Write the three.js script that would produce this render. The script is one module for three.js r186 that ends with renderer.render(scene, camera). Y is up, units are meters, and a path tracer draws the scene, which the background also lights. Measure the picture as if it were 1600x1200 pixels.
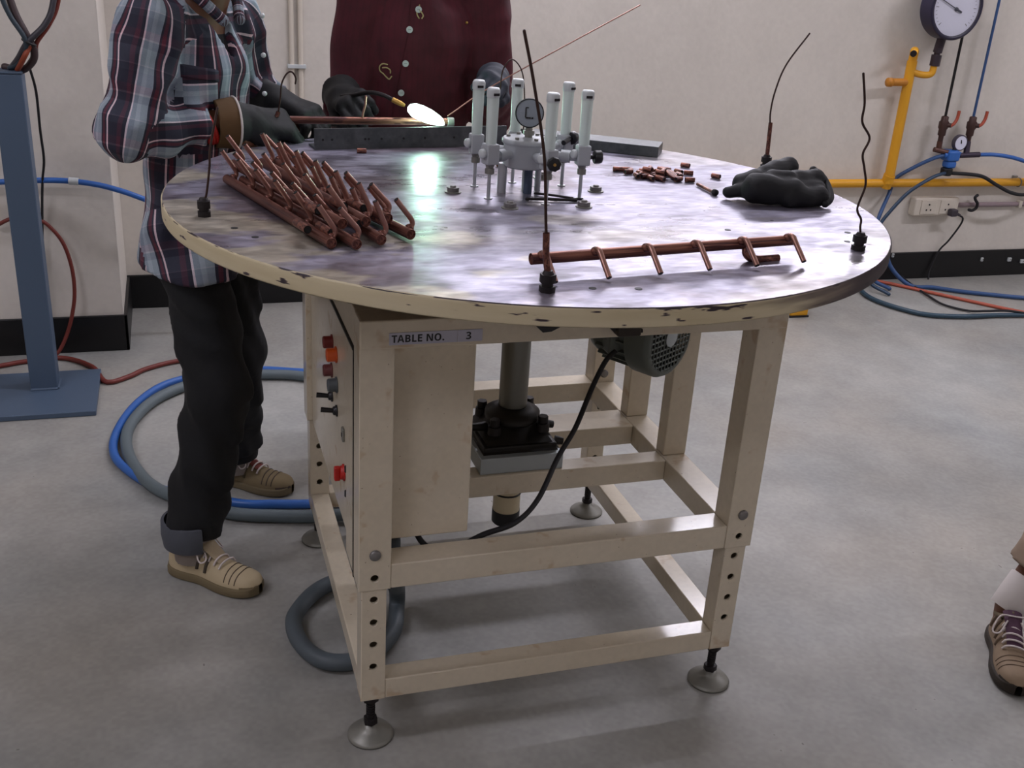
import * as THREE from 'three';
import { RoundedBoxGeometry } from 'three/addons/geometries/RoundedBoxGeometry.js';
import { TextGeometry } from 'three/addons/geometries/TextGeometry.js';
import { FontLoader } from 'three/addons/loaders/FontLoader.js';
import { mergeGeometries, mergeVertices } from 'three/addons/utils/BufferGeometryUtils.js';
import { RectAreaLightUniformsLib } from 'three/addons/lights/RectAreaLightUniformsLib.js';

// ------------------------------------------------------------------ camera, lights, exposure
const scene = new THREE.Scene();
const camera = new THREE.PerspectiveCamera(39.983, 4 / 3, 0.05, 40);
camera.position.set(-0.674, 1.437, 1.981);
camera.rotation.set(-0.39703, -0.32401, 0.06456, 'YXZ');
scene.background = new THREE.Color(0x14141a);
const renderer = new THREE.WebGLRenderer({ antialias: true });
renderer.toneMapping = THREE.LinearToneMapping;
renderer.toneMappingExposure = 2.35;
renderer.shadowMap.enabled = true;
RectAreaLightUniformsLib.init();

const CEIL = 3.0;
// ceiling fluorescent fittings: x, z, strength ; wall battens: x, y, strength
const CEILING_LAMPS = [[-2.4, 0.4, 15], [0.5, -0.9, 15], [4.1, -0.1, 27], [-2.3, 2.6, 11], [0.5, 3.4, 0.8], [3.5, 3.0, 4]];
const WALL_LAMPS = [[0.8, 2.16, 17], [2.12, 2.16, 20]];
const LAMP_COLOR = 0xf4f1ff;
const FLAME_POWER = 0.04;

// ------------------------------------------------------------------ helpers
let seed = 20240607;
function rnd() { seed = (seed + 0x6d2b79f5) | 0; let t = Math.imul(seed ^ (seed >>> 15), 1 | seed); t = (t + Math.imul(t ^ (t >>> 7), 61 | t)) ^ t; return ((t ^ (t >>> 14)) >>> 0) / 4294967296; }
const rr = (a, b) => a + (b - a) * rnd();
const V = (x, y, z) => new THREE.Vector3(x, y, z);
const used = {};
function numbered(n) { if (used[n] === undefined) { used[n] = 0; return n; } used[n]++; return n + '_' + String(used[n]).padStart(3, '0'); }
function thing(name, label, category, pos = [0, 0, 0], group) {
  const g = new THREE.Group(); g.name = numbered(name); g.position.set(...pos);
  g.userData = { label, category }; if (group) g.userData.group = group;
  scene.add(g); return g;
}
function rootOf(o) { while (o.parent && o.parent !== scene) o = o.parent; return o; }
// geometry is given in world coordinates and is re-based on its thing's own origin
function add(name, geo, mat, parent, label) {
  const r = rootOf(parent); geo.translate(-r.position.x, -r.position.y, -r.position.z);
  const m = new THREE.Mesh(geo, mat); m.name = name; m.castShadow = m.receiveShadow = true;
  if (label) m.userData.label = label;
  parent.add(m); return m;
}
function single(name, geo, mat, label, category, group) {   // a thing that is one mesh, with its origin at the middle of its base
  geo.computeBoundingBox(); const b = geo.boundingBox;
  const p = V((b.min.x + b.max.x) / 2, b.min.y, (b.min.z + b.max.z) / 2); geo.translate(-p.x, -p.y, -p.z);
  const m = new THREE.Mesh(geo, mat); m.name = numbered(name); m.position.copy(p); m.castShadow = m.receiveShadow = true;
  m.userData = { label, category }; if (group) m.userData.group = group;
  scene.add(m); return m;
}
function struct(name, geo, mat) {
  const m = new THREE.Mesh(geo, mat); m.name = name; m.castShadow = m.receiveShadow = true; m.userData = { kind: 'structure' };
  scene.add(m); return m;
}
function copy(o, label) { const c = o.clone(); c.name = numbered(o.name.replace(/_\d{3}$/, '')); c.userData = { ...o.userData }; if (label) c.userData.label = label; scene.add(c); return c; }
function triUV(g, s = 1) {           // uv in metres by the dominant axis of each normal
  const p = g.attributes.position, n = g.attributes.normal, u = new Float32Array(p.count * 2);
  for (let i = 0; i < p.count; i++) {
    const ax = Math.abs(n.getX(i)), ay = Math.abs(n.getY(i)), az = Math.abs(n.getZ(i));
    let a, b; if (ay >= ax && ay >= az) { a = p.getX(i); b = p.getZ(i); } else if (ax >= az) { a = p.getZ(i); b = p.getY(i); } else { a = p.getX(i); b = p.getY(i); }
    u[2 * i] = a * s; u[2 * i + 1] = b * s;
  }
  g.setAttribute('uv', new THREE.BufferAttribute(u, 2)); return g;
}
function strip(g) { for (const k of Object.keys(g.attributes)) if (!['position', 'normal', 'uv'].includes(k)) g.deleteAttribute(k); return g.index ? g.toNonIndexed() : g; }
function merge(list) { return mergeGeometries(list.map(strip)); }
function box(x0, x1, y0, y1, z0, z1, r = 0.002) {
  const w = x1 - x0, h = y1 - y0, d = z1 - z0; r = Math.min(r, w * 0.45, h * 0.45, d * 0.45);
  const g = r > 0 ? new RoundedBoxGeometry(w, h, d, 1, r) : new THREE.BoxGeometry(w, h, d);
  g.translate((x0 + x1) / 2, (y0 + y1) / 2, (z0 + z1) / 2); return triUV(g);
}
function orient(g, a, b) {           // turn a geometry built along +y (from 0) so that it runs from a towards b
  const d = V().subVectors(b, a).normalize(); g.applyQuaternion(new THREE.Quaternion().setFromUnitVectors(V(0, 1, 0), d)); g.translate(a.x, a.y, a.z); return g;
}
function rod(a, b, r0, r1 = r0, seg = 12) {
  a = V(...a); b = V(...b); const L = a.distanceTo(b); const g = new THREE.CylinderGeometry(r1, r0, L, seg); g.translate(0, L / 2, 0); return orient(g, a, b);
}
function lathe(profile, a, b, seg = 24) { // profile [[r, t metres]] along a -> b
  const g = new THREE.LatheGeometry(profile.map(([r, t]) => new THREE.Vector2(Math.max(r, 1e-5), t)), seg); return orient(g, V(...a), V(...b));
}
function tube(pts, r, seg = 60, rs = 8, tension = 0.5) {
  const c = new THREE.CatmullRomCurve3(pts.map((p) => V(...p)), false, 'catmullrom', tension); return new THREE.TubeGeometry(c, seg, r, rs, false);
}
function capTube(pts, r, seg = 60, rs = 8) {
  const n = pts.length; const e = [];
  for (const p of [pts[0], pts[n - 1]]) { const s = new THREE.SphereGeometry(r, rs, 6); s.translate(...p); e.push(s); }
  return merge([tube(pts, r, seg, rs), ...e]);
}
function ring(R, r, c, axis, seg = 28) { const g = new THREE.TorusGeometry(R, r, 8, seg); g.rotateX(Math.PI / 2); return orient(g, V(...c), V(...c).add(V(...axis))); }
function hexPrism(a, b, r) { return rod(a, b, r, r, 6).toNonIndexed(); }

// ------------------------------------------------------------------ noise and textures
function hash(x, y, s) { let h = Math.imul(x, 374761393) ^ Math.imul(y, 668265263) ^ Math.imul(s, 974634777); h = Math.imul(h ^ (h >>> 13), 1274126177); return ((h ^ (h >>> 16)) >>> 0) / 4294967296; }
function vnoise(x, y, per, s) {
  const xi = Math.floor(x), yi = Math.floor(y), fx = x - xi, fy = y - yi, u = fx * fx * (3 - 2 * fx), v = fy * fy * (3 - 2 * fy);
  const m = (a) => ((a % per) + per) % per; const x0 = m(xi), x1 = m(xi + 1), y0 = m(yi), y1 = m(yi + 1);
  return (hash(x0, y0, s) * (1 - u) + hash(x1, y0, s) * u) * (1 - v) + (hash(x0, y1, s) * (1 - u) + hash(x1, y1, s) * u) * v;
}
function fbm(x, y, per, oct, s) { let a = 0, w = 0.5, t = 0; for (let o = 0; o < oct; o++) { a += w * vnoise(x, y, per, s + o); t += w; w *= 0.55; x *= 2; y *= 2; per *= 2; } return a / t; }
const lerp = (a, b, t) => a + (b - a) * t, clamp = (x, a = 0, b = 1) => Math.min(b, Math.max(a, x));
const sstep = (a, b, x) => { const t = clamp((x - a) / (b - a)); return t * t * (3 - 2 * t); };
const mix3 = (a, b, t) => [lerp(a[0], b[0], t), lerp(a[1], b[1], t), lerp(a[2], b[2], t)];
function tex(size, f, srgb, repeat = 1) {
  const d = new Uint8Array(size * size * 4);
  for (let j = 0; j < size; j++) for (let i = 0; i < size; i++) {
    const c = f((i + 0.5) / size, (j + 0.5) / size), o = (j * size + i) * 4;
    d[o] = clamp(c[0], 0, 255); d[o + 1] = clamp(c[1], 0, 255); d[o + 2] = clamp(c[2], 0, 255); d[o + 3] = 255;
  }
  const t = new THREE.DataTexture(d, size, size, THREE.RGBAFormat); t.wrapS = t.wrapT = THREE.RepeatWrapping;
  t.magFilter = THREE.LinearFilter; t.minFilter = THREE.LinearMipmapLinearFilter; t.generateMipmaps = true;
  if (srgb) t.colorSpace = THREE.SRGBColorSpace; t.repeat.set(repeat, repeat); t.needsUpdate = true; return t;
}
const grey = (v) => [v, v, v];
const M = (color, roughness = 0.6, metalness = 0, more = {}) => new THREE.MeshStandardMaterial({ color, roughness, metalness, ...more });

// concrete floor: cool grey with cloudy patches, specks and small scuffs
const floorTex = tex(1024, (u, v) => {
  const a = fbm(u * 4, v * 4, 4, 5, 11), b = fbm(u * 24, v * 24, 24, 3, 31), c = vnoise(u * 300, v * 300, 300, 5);
  const t = 0.72 + 0.26 * (a - 0.5) + 0.1 * (b - 0.5) + 0.05 * (c - 0.5); const w = fbm(u * 7, v * 7, 7, 3, 77);
  let col = [200 * t + 8 * (w - 0.5), 198 * t, 191 * t - 8 * (w - 0.5)];
  if (c > 0.985 && b > 0.62) col = mix3(col, [70, 66, 62], 0.6);
  return col;
}, true, 1 / 2.6);
const floorRough = tex(512, (u, v) => grey(255 * (0.52 + 0.3 * (fbm(u * 6, v * 6, 6, 4, 3) - 0.5))), false, 1 / 2.6);
const wallTex = tex(512, (u, v) => { const t = 0.96 + 0.07 * (fbm(u * 5, v * 5, 5, 4, 8) - 0.5), g = fbm(u * 90, v * 90, 90, 2, 4); const k = t + 0.03 * (g - 0.5); return [223 * k, 216 * k, 206 * k]; }, true, 1 / 1.5);
const wallBump = tex(512, (u, v) => grey(255 * fbm(u * 60, v * 60, 60, 3, 44)), false, 1 / 1.5);
// cream enamel on steel, with rust specks and rubbed spots
const creamTex = tex(1024, (u, v) => {
  const a = fbm(u * 6, v * 6, 6, 4, 61), b = fbm(u * 80, v * 80, 80, 2, 17), r = fbm(u * 14, v * 14, 14, 4, 29);
  let c = mix3([222, 210, 188], [210, 197, 172], a); const k = 0.98 + 0.04 * (b - 0.5); c = c.map((x) => x * k);
  c = mix3(c, [172, 136, 96], 0.4 * sstep(0.68, 0.8, r));
  if (fbm(u * 120, v * 120, 120, 2, 7) > 0.93) c = mix3(c, [100, 72, 52], 0.6);
  return c;
}, true, 1.4);
// worn table top
const topTex = (() => tex(1536, (u, v) => {
  const x = (u - 0.5) * 2, z = (v - 0.5) * 2, rad = Math.hypot(x, z);
  const a = fbm(u * 5, v * 9, 64, 5, 5), b = fbm(u * 14, v * 40, 64, 4, 15), c = fbm(u * 9 + 3, v * 7, 64, 5, 25), s = fbm(u * 60, v * 150, 256, 3, 35);
  let col = mix3([160, 155, 172], [196, 192, 212], 0.2 + 0.9 * (0.6 * a + 0.4 * b - 0.2));
  col = mix3(col, [120, 106, 112], 0.75 * sstep(0.49, 0.68, c));                  // dull brown-violet stains
  col = mix3(col, [70, 62, 72], 0.45 * sstep(0.6, 0.74, fbm(u * 11, v * 22, 64, 4, 45)));
  const bare = sstep(0.57, 0.68, fbm(u * 6 + 1, v * 11, 64, 5, 55) + 0.2 * sstep(0.78, 1, rad) - 0.06);
  col = mix3(col, [212, 202, 174], (0.3 + 0.45 * sstep(0.2, -0.5, x)) * bare);                                   // cream paint left
  const mid = Math.exp(-(((x - 0.02) / 0.32) ** 2) - ((z - 0.42) / 0.11) ** 2); col = mix3(col, [216, 206, 174], 0.5 * mid * sstep(0.35, 0.6, a + 0.2 * b));
  const k = 0.93 + 0.34 * (s - 0.5) + 0.16 * (vnoise(u * 34, v * 60, 64, 66) - 0.5); return col.map((q) => q * k);
}, true))();
const topRough = tex(768, (u, v) => { const a = fbm(u * 8, v * 16, 64, 5, 51), b = fbm(u * 40, v * 90, 128, 3, 52); return grey(255 * clamp(0.38 + 0.42 * (a - 0.5) + 0.26 * (b - 0.5))); }, false);
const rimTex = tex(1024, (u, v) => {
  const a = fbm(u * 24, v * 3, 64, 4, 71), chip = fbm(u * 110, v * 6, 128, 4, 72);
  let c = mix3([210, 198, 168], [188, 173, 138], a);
  const darkSide = sstep(0.03, 0.085, u + 0.05 * (a - 0.5)) * sstep(0.45, 0.38, u); const line = 0.9 * sstep(0.8, 0.84, v) * (u > 0.92 || u < 0.5 ? 1 : 0); c = mix3(c, mix3([74, 60, 62], [46, 38, 46], a), Math.max(darkSide, line));  // rim turns dark violet-brown from the front round to the right
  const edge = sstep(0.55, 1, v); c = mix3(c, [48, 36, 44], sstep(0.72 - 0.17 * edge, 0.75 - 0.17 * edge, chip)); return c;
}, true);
// plaid cotton: warp and weft stripes, 9 cm to a repeat
function plaidStripe(t) {
  t = ((t % 1) + 1) % 1;
  const S = [[0.0, [34, 34, 52]], [0.17, [246, 216, 222]], [0.215, [34, 34, 52]], [0.26, [84, 26, 44]], [0.34, [30, 30, 48]], [0.39, [156, 170, 182]], [0.53, [176, 188, 200]], [0.62, [146, 160, 174]], [0.72, [246, 228, 236]], [0.757, [30, 30, 46]], [0.83, [70, 34, 52]], [0.93, [34, 34, 52]]];
  let c = S[0][1]; for (const [a, k] of S) if (t >= a) c = k; return c;
}
function plaidWeft(t) { t = ((t % 1) + 1) % 1; if (t < 0.16) return [28, 28, 44]; if (t < 0.3) return [96, 30, 46]; if (t < 0.335) return [180, 140, 140]; if (t < 0.48) return [36, 40, 54]; if (t < 0.78) return [120, 130, 138]; if (t < 0.8) return [190, 170, 176]; if (t < 0.92) return [60, 70, 80]; return [30, 30, 46]; }
const plaidTex = tex(512, (u, v) => { const a = plaidStripe(u), b = plaidWeft(v), w = (Math.floor(u * 170) + Math.floor(v * 170)) % 2 ? 0.9 : 0.68; const n = 0.92 + 0.16 * hash(Math.floor(u * 256), Math.floor(v * 256), 3); return mix3(b, a, w).map((x) => x * n * 1.0); }, true, 1 / 0.105);
const clothBump = tex(256, (u, v) => grey(110 + 60 * Math.sin(u * 2 * Math.PI * 40) * Math.sin(v * 2 * Math.PI * 40) + 60 * fbm(u * 8, v * 8, 8, 3, 9)), false, 10);
const maroonTex = tex(256, (u, v) => { const a = fbm(u * 6, v * 6, 6, 4, 12), s = Math.sin(u * Math.PI * 2 * 14) > 0.75 ? 0.94 : 1; return [76 * s * (0.8 + 0.4 * a), 20 * s * (0.8 + 0.4 * a), 33 * s * (0.8 + 0.4 * a)]; }, true, 4);
const denimTex = tex(256, (u, v) => { const q = 0.5, a = fbm(u * 6, v * 6, 6, 4, 13), t = hash(Math.floor(u * 256), Math.floor(v * 256), 8); const k = 0.7 + 0.5 * a + 0.2 * t; return [19 * k * q, 22 * k * q, 30 * k * q]; }, true, 4);
const copperTex = tex(512, (u, v) => { const a = fbm(u * 4, v * 4, 4, 5, 14), b = fbm(u * 16, v * 16, 16, 3, 19); let c = mix3([150, 100, 84], [100, 62, 54], sstep(0.35, 0.65, a)); c = mix3(c, [66, 40, 44], 0.75 * sstep(0.5, 0.68, b)); return c; }, true, 1);
const steelTex = tex(512, (u, v) => { const a = fbm(u * 5, v * 5, 5, 5, 24), b = fbm(u * 30, v * 30, 30, 3, 29); const k = 84 + 50 * (a - 0.4) + 20 * (b - 0.5); return [k, k + 3, k + 5]; }, true, 4);

const mat = {
  floor: M(0xffffff, 1, 0, { map: floorTex, roughnessMap: floorRough, bumpMap: floorRough, bumpScale: 0.0006 }),
  wall: M(0xffffff, 0.75, 0, { map: wallTex, bumpMap: wallBump, bumpScale: 0.0008 }),
  ceiling: M(0xdedad2, 0.9),
  skirting: M(0x050508, 0.4),
  cream: new THREE.MeshPhysicalMaterial({ color: 0xffffff, roughness: 0.5, map: creamTex, clearcoat: 0.7, clearcoatRoughness: 0.16 }),
  creamPlain: M(0xcdbf9f, 0.45),
  top: M(0xe6e6e8, 1, 0.56, { map: topTex, roughnessMap: topRough, bumpMap: topRough, bumpScale: 0.0012 }),
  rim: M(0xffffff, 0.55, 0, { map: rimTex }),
  under: M(0x6e5a44, 0.8),
  dark: M(0x0c0b0d, 0.55),
  black: M(0x111014, 0.4),
  rubber: M(0x17161a, 0.7),
  iron: M(0x2a2627, 0.55, 0.5),
  bolt: M(0x7d7a78, 0.45, 0.45),
  zinc: M(0x87867f, 0.45, 0.5),
  steel: M(0xffffff, 0.42, 0.55, { map: steelTex }),
  shaft: M(0x7d7d78, 0.38, 0.75),
  grease: M(0x171310, 0.5, 0.2),
  plate: M(0xa9b0b2, 0.45, 0.4),
  motor: M(0x5d635e, 0.5, 0.3),
  copper: M(0xffffff, 0.4, 0.6, { map: copperTex }),
  copperBright: M(0xa67c70, 0.34, 0.7),
  wire: M(0x3a251f, 0.5, 0.4),
  brass: M(0xb08a4a, 0.4, 0.8),
  white: M(0xc4c9ca, 0.4),
  greyPlastic: M(0xaeb2b6, 0.5, 0.1),
  chrome: M(0xc4c8ca, 0.28, 0.7),
  acrylic: new THREE.MeshPhysicalMaterial({ color: 0xeaf2ee, roughness: 0.35, transmission: 0.45, thickness: 0, ior: 1.45 }),
  post: M(0x4e5f74, 0.5, 0.1),
  yellow: M(0xd79a1c, 0.45),
  yellowPlain: M(0xcf9420, 0.5),
  blue: M(0x2f62ae, 0.4),
  blueDull: M(0x2f4f7e, 0.45),
  conduit: M(0x4c555b, 0.55),
  hoseGrey: M(0x5f6b70, 0.55),
  redCable: M(0x6e2a22, 0.5),
  red: M(0xb51f16, 0.45),
  orange: M(0xd8581a, 0.4),
  maroonBtn: M(0x6a3434, 0.45),
  greyBtn: M(0x50565a, 0.45),
  glass: new THREE.MeshPhysicalMaterial({ color: 0xffffff, roughness: 0.05, transmission: 1, thickness: 0, ior: 1.5 }),
  dial: M(0xdfe0f0, 0.5),
  skin: M(0x6e4530, 0.55),
  hair: M(0x120e0c, 0.6),
  plaid: M(0xffffff, 0.85, 0, { map: plaidTex, bumpMap: clothBump, bumpScale: 0.0006 }),
  maroon: M(0xffffff, 0.85, 0, { map: maroonTex, bumpMap: clothBump, bumpScale: 0.0006 }),
  denim: M(0xffffff, 0.85, 0, { map: denimTex, bumpMap: clothBump, bumpScale: 0.0006 }),
  denimCuff: M(0x4d5058, 0.9),
  khaki: M(0x8d7a68, 0.9),
  under_shirt: M(0x121016, 0.9),
  gloveBlack: M(0x08080d, 0.7),
  gloveBrown: M(0x5a4020, 0.8),
  shoeCream: M(0xb9a888, 0.7),
  shoeSole: M(0x6f6248, 0.8),
  shoeDark: M(0x3b2f2a, 0.8),
  shoeKhaki: M(0x7a6a4c, 0.8),
  lace: M(0xcfc4c0, 0.8),
  pvc: M(0xd2c9bb, 0.5),
};
const lampGlow = new THREE.MeshStandardMaterial({ color: 0xffffff, emissive: LAMP_COLOR, emissiveIntensity: 6 });

// ------------------------------------------------------------------ smooth-joined capsule fields meshed by surface nets
const smin = (a, b, k) => { const h = Math.max(k - Math.abs(a - b), 0) / k; return Math.min(a, b) - h * h * k * 0.25; };
function bone(a, b, ra, rb, flat, k) {            // flat: [dir, factor] squeezes the section along dir
  const A = V(...a), B = V(...b), D = flat ? V(...flat[0]).normalize() : null, q = flat ? flat[1] : 1;
  const ab = V().subVectors(B, A); if (D) ab.addScaledVector(D, ab.dot(D) * (q - 1));
  const L2 = Math.max(ab.lengthSq(), 1e-10); const R = Math.max(ra, rb) + 0.05;
  return { A, ab, k, a: A, b: B, lo: V(Math.min(A.x, B.x) - R, Math.min(A.y, B.y) - R, Math.min(A.z, B.z) - R), hi: V(Math.max(A.x, B.x) + R, Math.max(A.y, B.y) + R, Math.max(A.z, B.z) + R),
    d(x, y, z) {
      let px = x - A.x, py = y - A.y, pz = z - A.z;
      if (D) { const s = (px * D.x + py * D.y + pz * D.z) * (q - 1); px += D.x * s; py += D.y * s; pz += D.z * s; }
      let t = (px * ab.x + py * ab.y + pz * ab.z) / L2; t = t < 0 ? 0 : t > 1 ? 1 : t;
      px -= ab.x * t; py -= ab.y * t; pz -= ab.z * t;
      return Math.sqrt(px * px + py * py + pz * pz) - (ra + (rb - ra) * t);
    } };
}
function fieldOf(bones, k, warp, cut) {
  return (x, y, z) => {
    let f = 1e3;
    for (const b of bones) { if (x < b.lo.x || y < b.lo.y || z < b.lo.z || x > b.hi.x || y > b.hi.y || z > b.hi.z) { if (f > 0.05) f = Math.min(f, 0.06); continue; } f = smin(f, b.d(x, y, z), b.k || k); }
    if (warp) f += warp(x, y, z);
    if (cut) f = Math.max(f, cut(x, y, z));
    return f;
  };
}
function nets(f, lo, hi, h) {
  const n = [0, 1, 2].map((i) => Math.ceil((hi[i] - lo[i]) / h) + 2), [nx, ny, nz] = n, val = new Float32Array(nx * ny * nz), id = new Int32Array(nx * ny * nz).fill(-1);
  const I = (i, j, k) => i + nx * (j + ny * k);
  for (let k = 0; k < nz; k++) for (let j = 0; j < ny; j++) for (let i = 0; i < nx; i++) val[I(i, j, k)] = f(lo[0] + i * h, lo[1] + j * h, lo[2] + k * h);
  const pos = [], idx = [];
  for (let k = 0; k < nz - 1; k++) for (let j = 0; j < ny - 1; j++) for (let i = 0; i < nx - 1; i++) {
    let c = 0, sx = 0, sy = 0, sz = 0;
    const v = (a, b, d) => val[I(i + a, j + b, k + d)];
    const E = (a, b, d, e, g, m) => { const p = v(a, b, d), q = v(e, g, m); if ((p < 0) !== (q < 0)) { const t = p / (p - q); sx += a + (e - a) * t; sy += b + (g - b) * t; sz += d + (m - d) * t; c++; } };
    E(0, 0, 0, 1, 0, 0); E(0, 1, 0, 1, 1, 0); E(0, 0, 1, 1, 0, 1); E(0, 1, 1, 1, 1, 1);
    E(0, 0, 0, 0, 1, 0); E(1, 0, 0, 1, 1, 0); E(0, 0, 1, 0, 1, 1); E(1, 0, 1, 1, 1, 1);
    E(0, 0, 0, 0, 0, 1); E(1, 0, 0, 1, 0, 1); E(0, 1, 0, 0, 1, 1); E(1, 1, 0, 1, 1, 1);
    if (!c) continue;
    id[I(i, j, k)] = pos.length / 3; pos.push(lo[0] + (i + sx / c) * h, lo[1] + (j + sy / c) * h, lo[2] + (k + sz / c) * h);
  }
  const quad = (a, b, c, d, flip) => { if (a < 0 || b < 0 || c < 0 || d < 0) return; if (flip) idx.push(a, c, b, a, d, c); else idx.push(a, b, c, a, c, d); };
  for (let k = 1; k < nz - 1; k++) for (let j = 1; j < ny - 1; j++) for (let i = 1; i < nx - 1; i++) {
    const s = val[I(i, j, k)] < 0;
    if (s !== val[I(i + 1, j, k)] < 0) quad(id[I(i, j - 1, k - 1)], id[I(i, j, k - 1)], id[I(i, j, k)], id[I(i, j - 1, k)], !s);
    if (s !== val[I(i, j + 1, k)] < 0) quad(id[I(i - 1, j, k - 1)], id[I(i - 1, j, k)], id[I(i, j, k)], id[I(i, j, k - 1)], !s);
    if (s !== val[I(i, j, k + 1)] < 0) quad(id[I(i - 1, j - 1, k)], id[I(i, j - 1, k)], id[I(i, j, k)], id[I(i - 1, j, k)], !s);
  }
  const g = new THREE.BufferGeometry(); g.setAttribute('position', new THREE.Float32BufferAttribute(pos, 3)); g.setIndex(idx); g.computeVertexNormals();
  return g;
}
function meshBones(bones, h, k, warp, cut) {
  const lo = [1e9, 1e9, 1e9], hi = [-1e9, -1e9, -1e9];
  for (const b of bones) for (const [i, c] of [[0, 'x'], [1, 'y'], [2, 'z']]) { lo[i] = Math.min(lo[i], b.lo[c]); hi[i] = Math.max(hi[i], b.hi[c]); }
  return nets(fieldOf(bones, k, warp, cut), lo.map((v) => v - 2 * h + 0.02), hi.map((v) => v + 2 * h - 0.02), h);
}
function clothUV(g, bones, front) {   // unroll every triangle round its nearest bone, so that stripes run along sleeves and legs
  g = g.toNonIndexed(); const p = g.attributes.position, uv = new Float32Array(p.count * 2);
  const fr = bones.map((b) => { const y = V().subVectors(b.b, b.a).normalize(); const x = V().crossVectors(y, V(...front)).normalize(); return { b, y, x, z: V().crossVectors(x, y), r: 0.5 * (b.rr || 0.07) + 0.02 }; });
  const c = V(), q = V();
  for (let i = 0; i < p.count; i += 3) {
    c.set((p.getX(i) + p.getX(i + 1) + p.getX(i + 2)) / 3, (p.getY(i) + p.getY(i + 1) + p.getY(i + 2)) / 3, (p.getZ(i) + p.getZ(i + 1) + p.getZ(i + 2)) / 3);
    let best = fr[0], bd = 1e9; for (const f of fr) { const d = f.b.d(c.x, c.y, c.z); if (d < bd) { bd = d; best = f; } }
    let a0 = 0;
    for (let j = 0; j < 3; j++) {
      q.set(p.getX(i + j), p.getY(i + j), p.getZ(i + j)).sub(best.b.a);
      let a = Math.atan2(q.dot(best.x), q.dot(best.z)); if (j === 0) a0 = a; else { if (a - a0 > Math.PI) a -= 2 * Math.PI; if (a - a0 < -Math.PI) a += 2 * Math.PI; }
      uv[2 * (i + j)] = a * (best.b.uvr || 0.06); uv[2 * (i + j) + 1] = q.dot(best.y);
    }
  }
  g.setAttribute('uv', new THREE.BufferAttribute(uv, 2)); return g;
}

// ------------------------------------------------------------------ the room
const RX0 = -4.2, RX1 = 5.6, RZ0 = -2.26, RZ1 = 5.2, PIERX = -0.874, PIERZ = -1.8;
const flat = (x0, x1, y0, y1, z0, z1) => box(x0, x1, y0, y1, z0, z1, 0);
struct('floor', flat(RX0 - 0.2, RX1 + 0.2, -0.2, 0, RZ0 - 0.2, RZ1 + 0.2), mat.floor);
struct('ceiling', flat(RX0 - 0.2, RX1 + 0.2, CEIL, CEIL + 0.2, RZ0 - 0.2, RZ1 + 0.2), mat.ceiling);
struct('wall_back', flat(RX0, RX1, 0, CEIL, RZ0 - 0.2, RZ0), mat.wall);
struct('wall_pier', box(RX0, PIERX, 0, CEIL, RZ0, PIERZ, 0.004), mat.wall);
struct('wall_left', flat(RX0 - 0.2, RX0, 0, CEIL, RZ0 - 0.2, RZ1 + 0.2), mat.wall);
struct('wall_right', flat(RX1, RX1 + 0.2, 0, CEIL, RZ0 - 0.2, RZ1 + 0.2), mat.wall);
struct('wall_front', flat(RX0, RX1, 0, CEIL, RZ1, RZ1 + 0.2), mat.wall);
struct('baseboard_back', box(PIERX, RX1, 0, 0.136, RZ0, RZ0 + 0.012, 0.003), mat.skirting);
struct('baseboard_pier', merge([box(RX0, PIERX + 0.012, 0, 0.133, PIERZ, PIERZ + 0.012, 0.003), box(PIERX, PIERX + 0.012, 0, 0.133, RZ0 + 0.012, PIERZ + 0.012, 0.003)]), mat.skirting);

// lamps: each fitting is a housing with two glowing tubes and an area light of the same size just below them
const where = ['near the pier at the left', 'above the back of the table', 'near the wall at the right', 'behind the camera on the left', 'behind the camera in the middle', 'behind the camera on the right'];
CEILING_LAMPS.forEach(([x, z, power], i) => {
  const t = thing('ceiling_lamp', `white twin-tube fluorescent fitting on the ceiling, ${where[i]}`, 'lamp', [x, CEIL - 0.09, z], 'fluorescent fittings on the ceiling');
  add('housing', box(x - 0.62, x + 0.62, CEIL - 0.05, CEIL, z - 0.09, z + 0.09, 0.008), mat.white, t);
  for (const s of [-1, 1]) add('tube', rod([x - 0.59, CEIL - 0.07, z + s * 0.045], [x + 0.59, CEIL - 0.07, z + s * 0.045], 0.014, 0.014, 12), lampGlow, t);
  const l = new THREE.RectAreaLight(LAMP_COLOR, power, 1.2, 0.16); l.position.set(0, -0.005, 0); l.rotation.x = -Math.PI / 2; t.add(l);
});
WALL_LAMPS.forEach(([x, y, power], i) => {
  const t = thing('wall_lamp', ['left of the two fluorescent battens high on the back wall', 'right of the two fluorescent battens high on the back wall'][i], 'lamp', [x, y - 0.05, RZ0], 'fluorescent battens on the back wall');
  add('housing', box(x - 0.62, x + 0.62, y - 0.04, y + 0.04, RZ0, RZ0 + 0.05, 0.006), mat.white, t);
  for (const s of [-1, 1]) add('tube', rod([x - 0.59, y + s * 0.022, RZ0 + 0.068], [x + 0.59, y + s * 0.022, RZ0 + 0.068], 0.014, 0.014, 12), lampGlow, t);
  const l = new THREE.RectAreaLight(LAMP_COLOR, power, 1.2, 0.1); l.position.set(0, 0.05, 0.09); t.add(l); l.lookAt(x, y - 0.25, RZ0 + 1.09);
});

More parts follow.
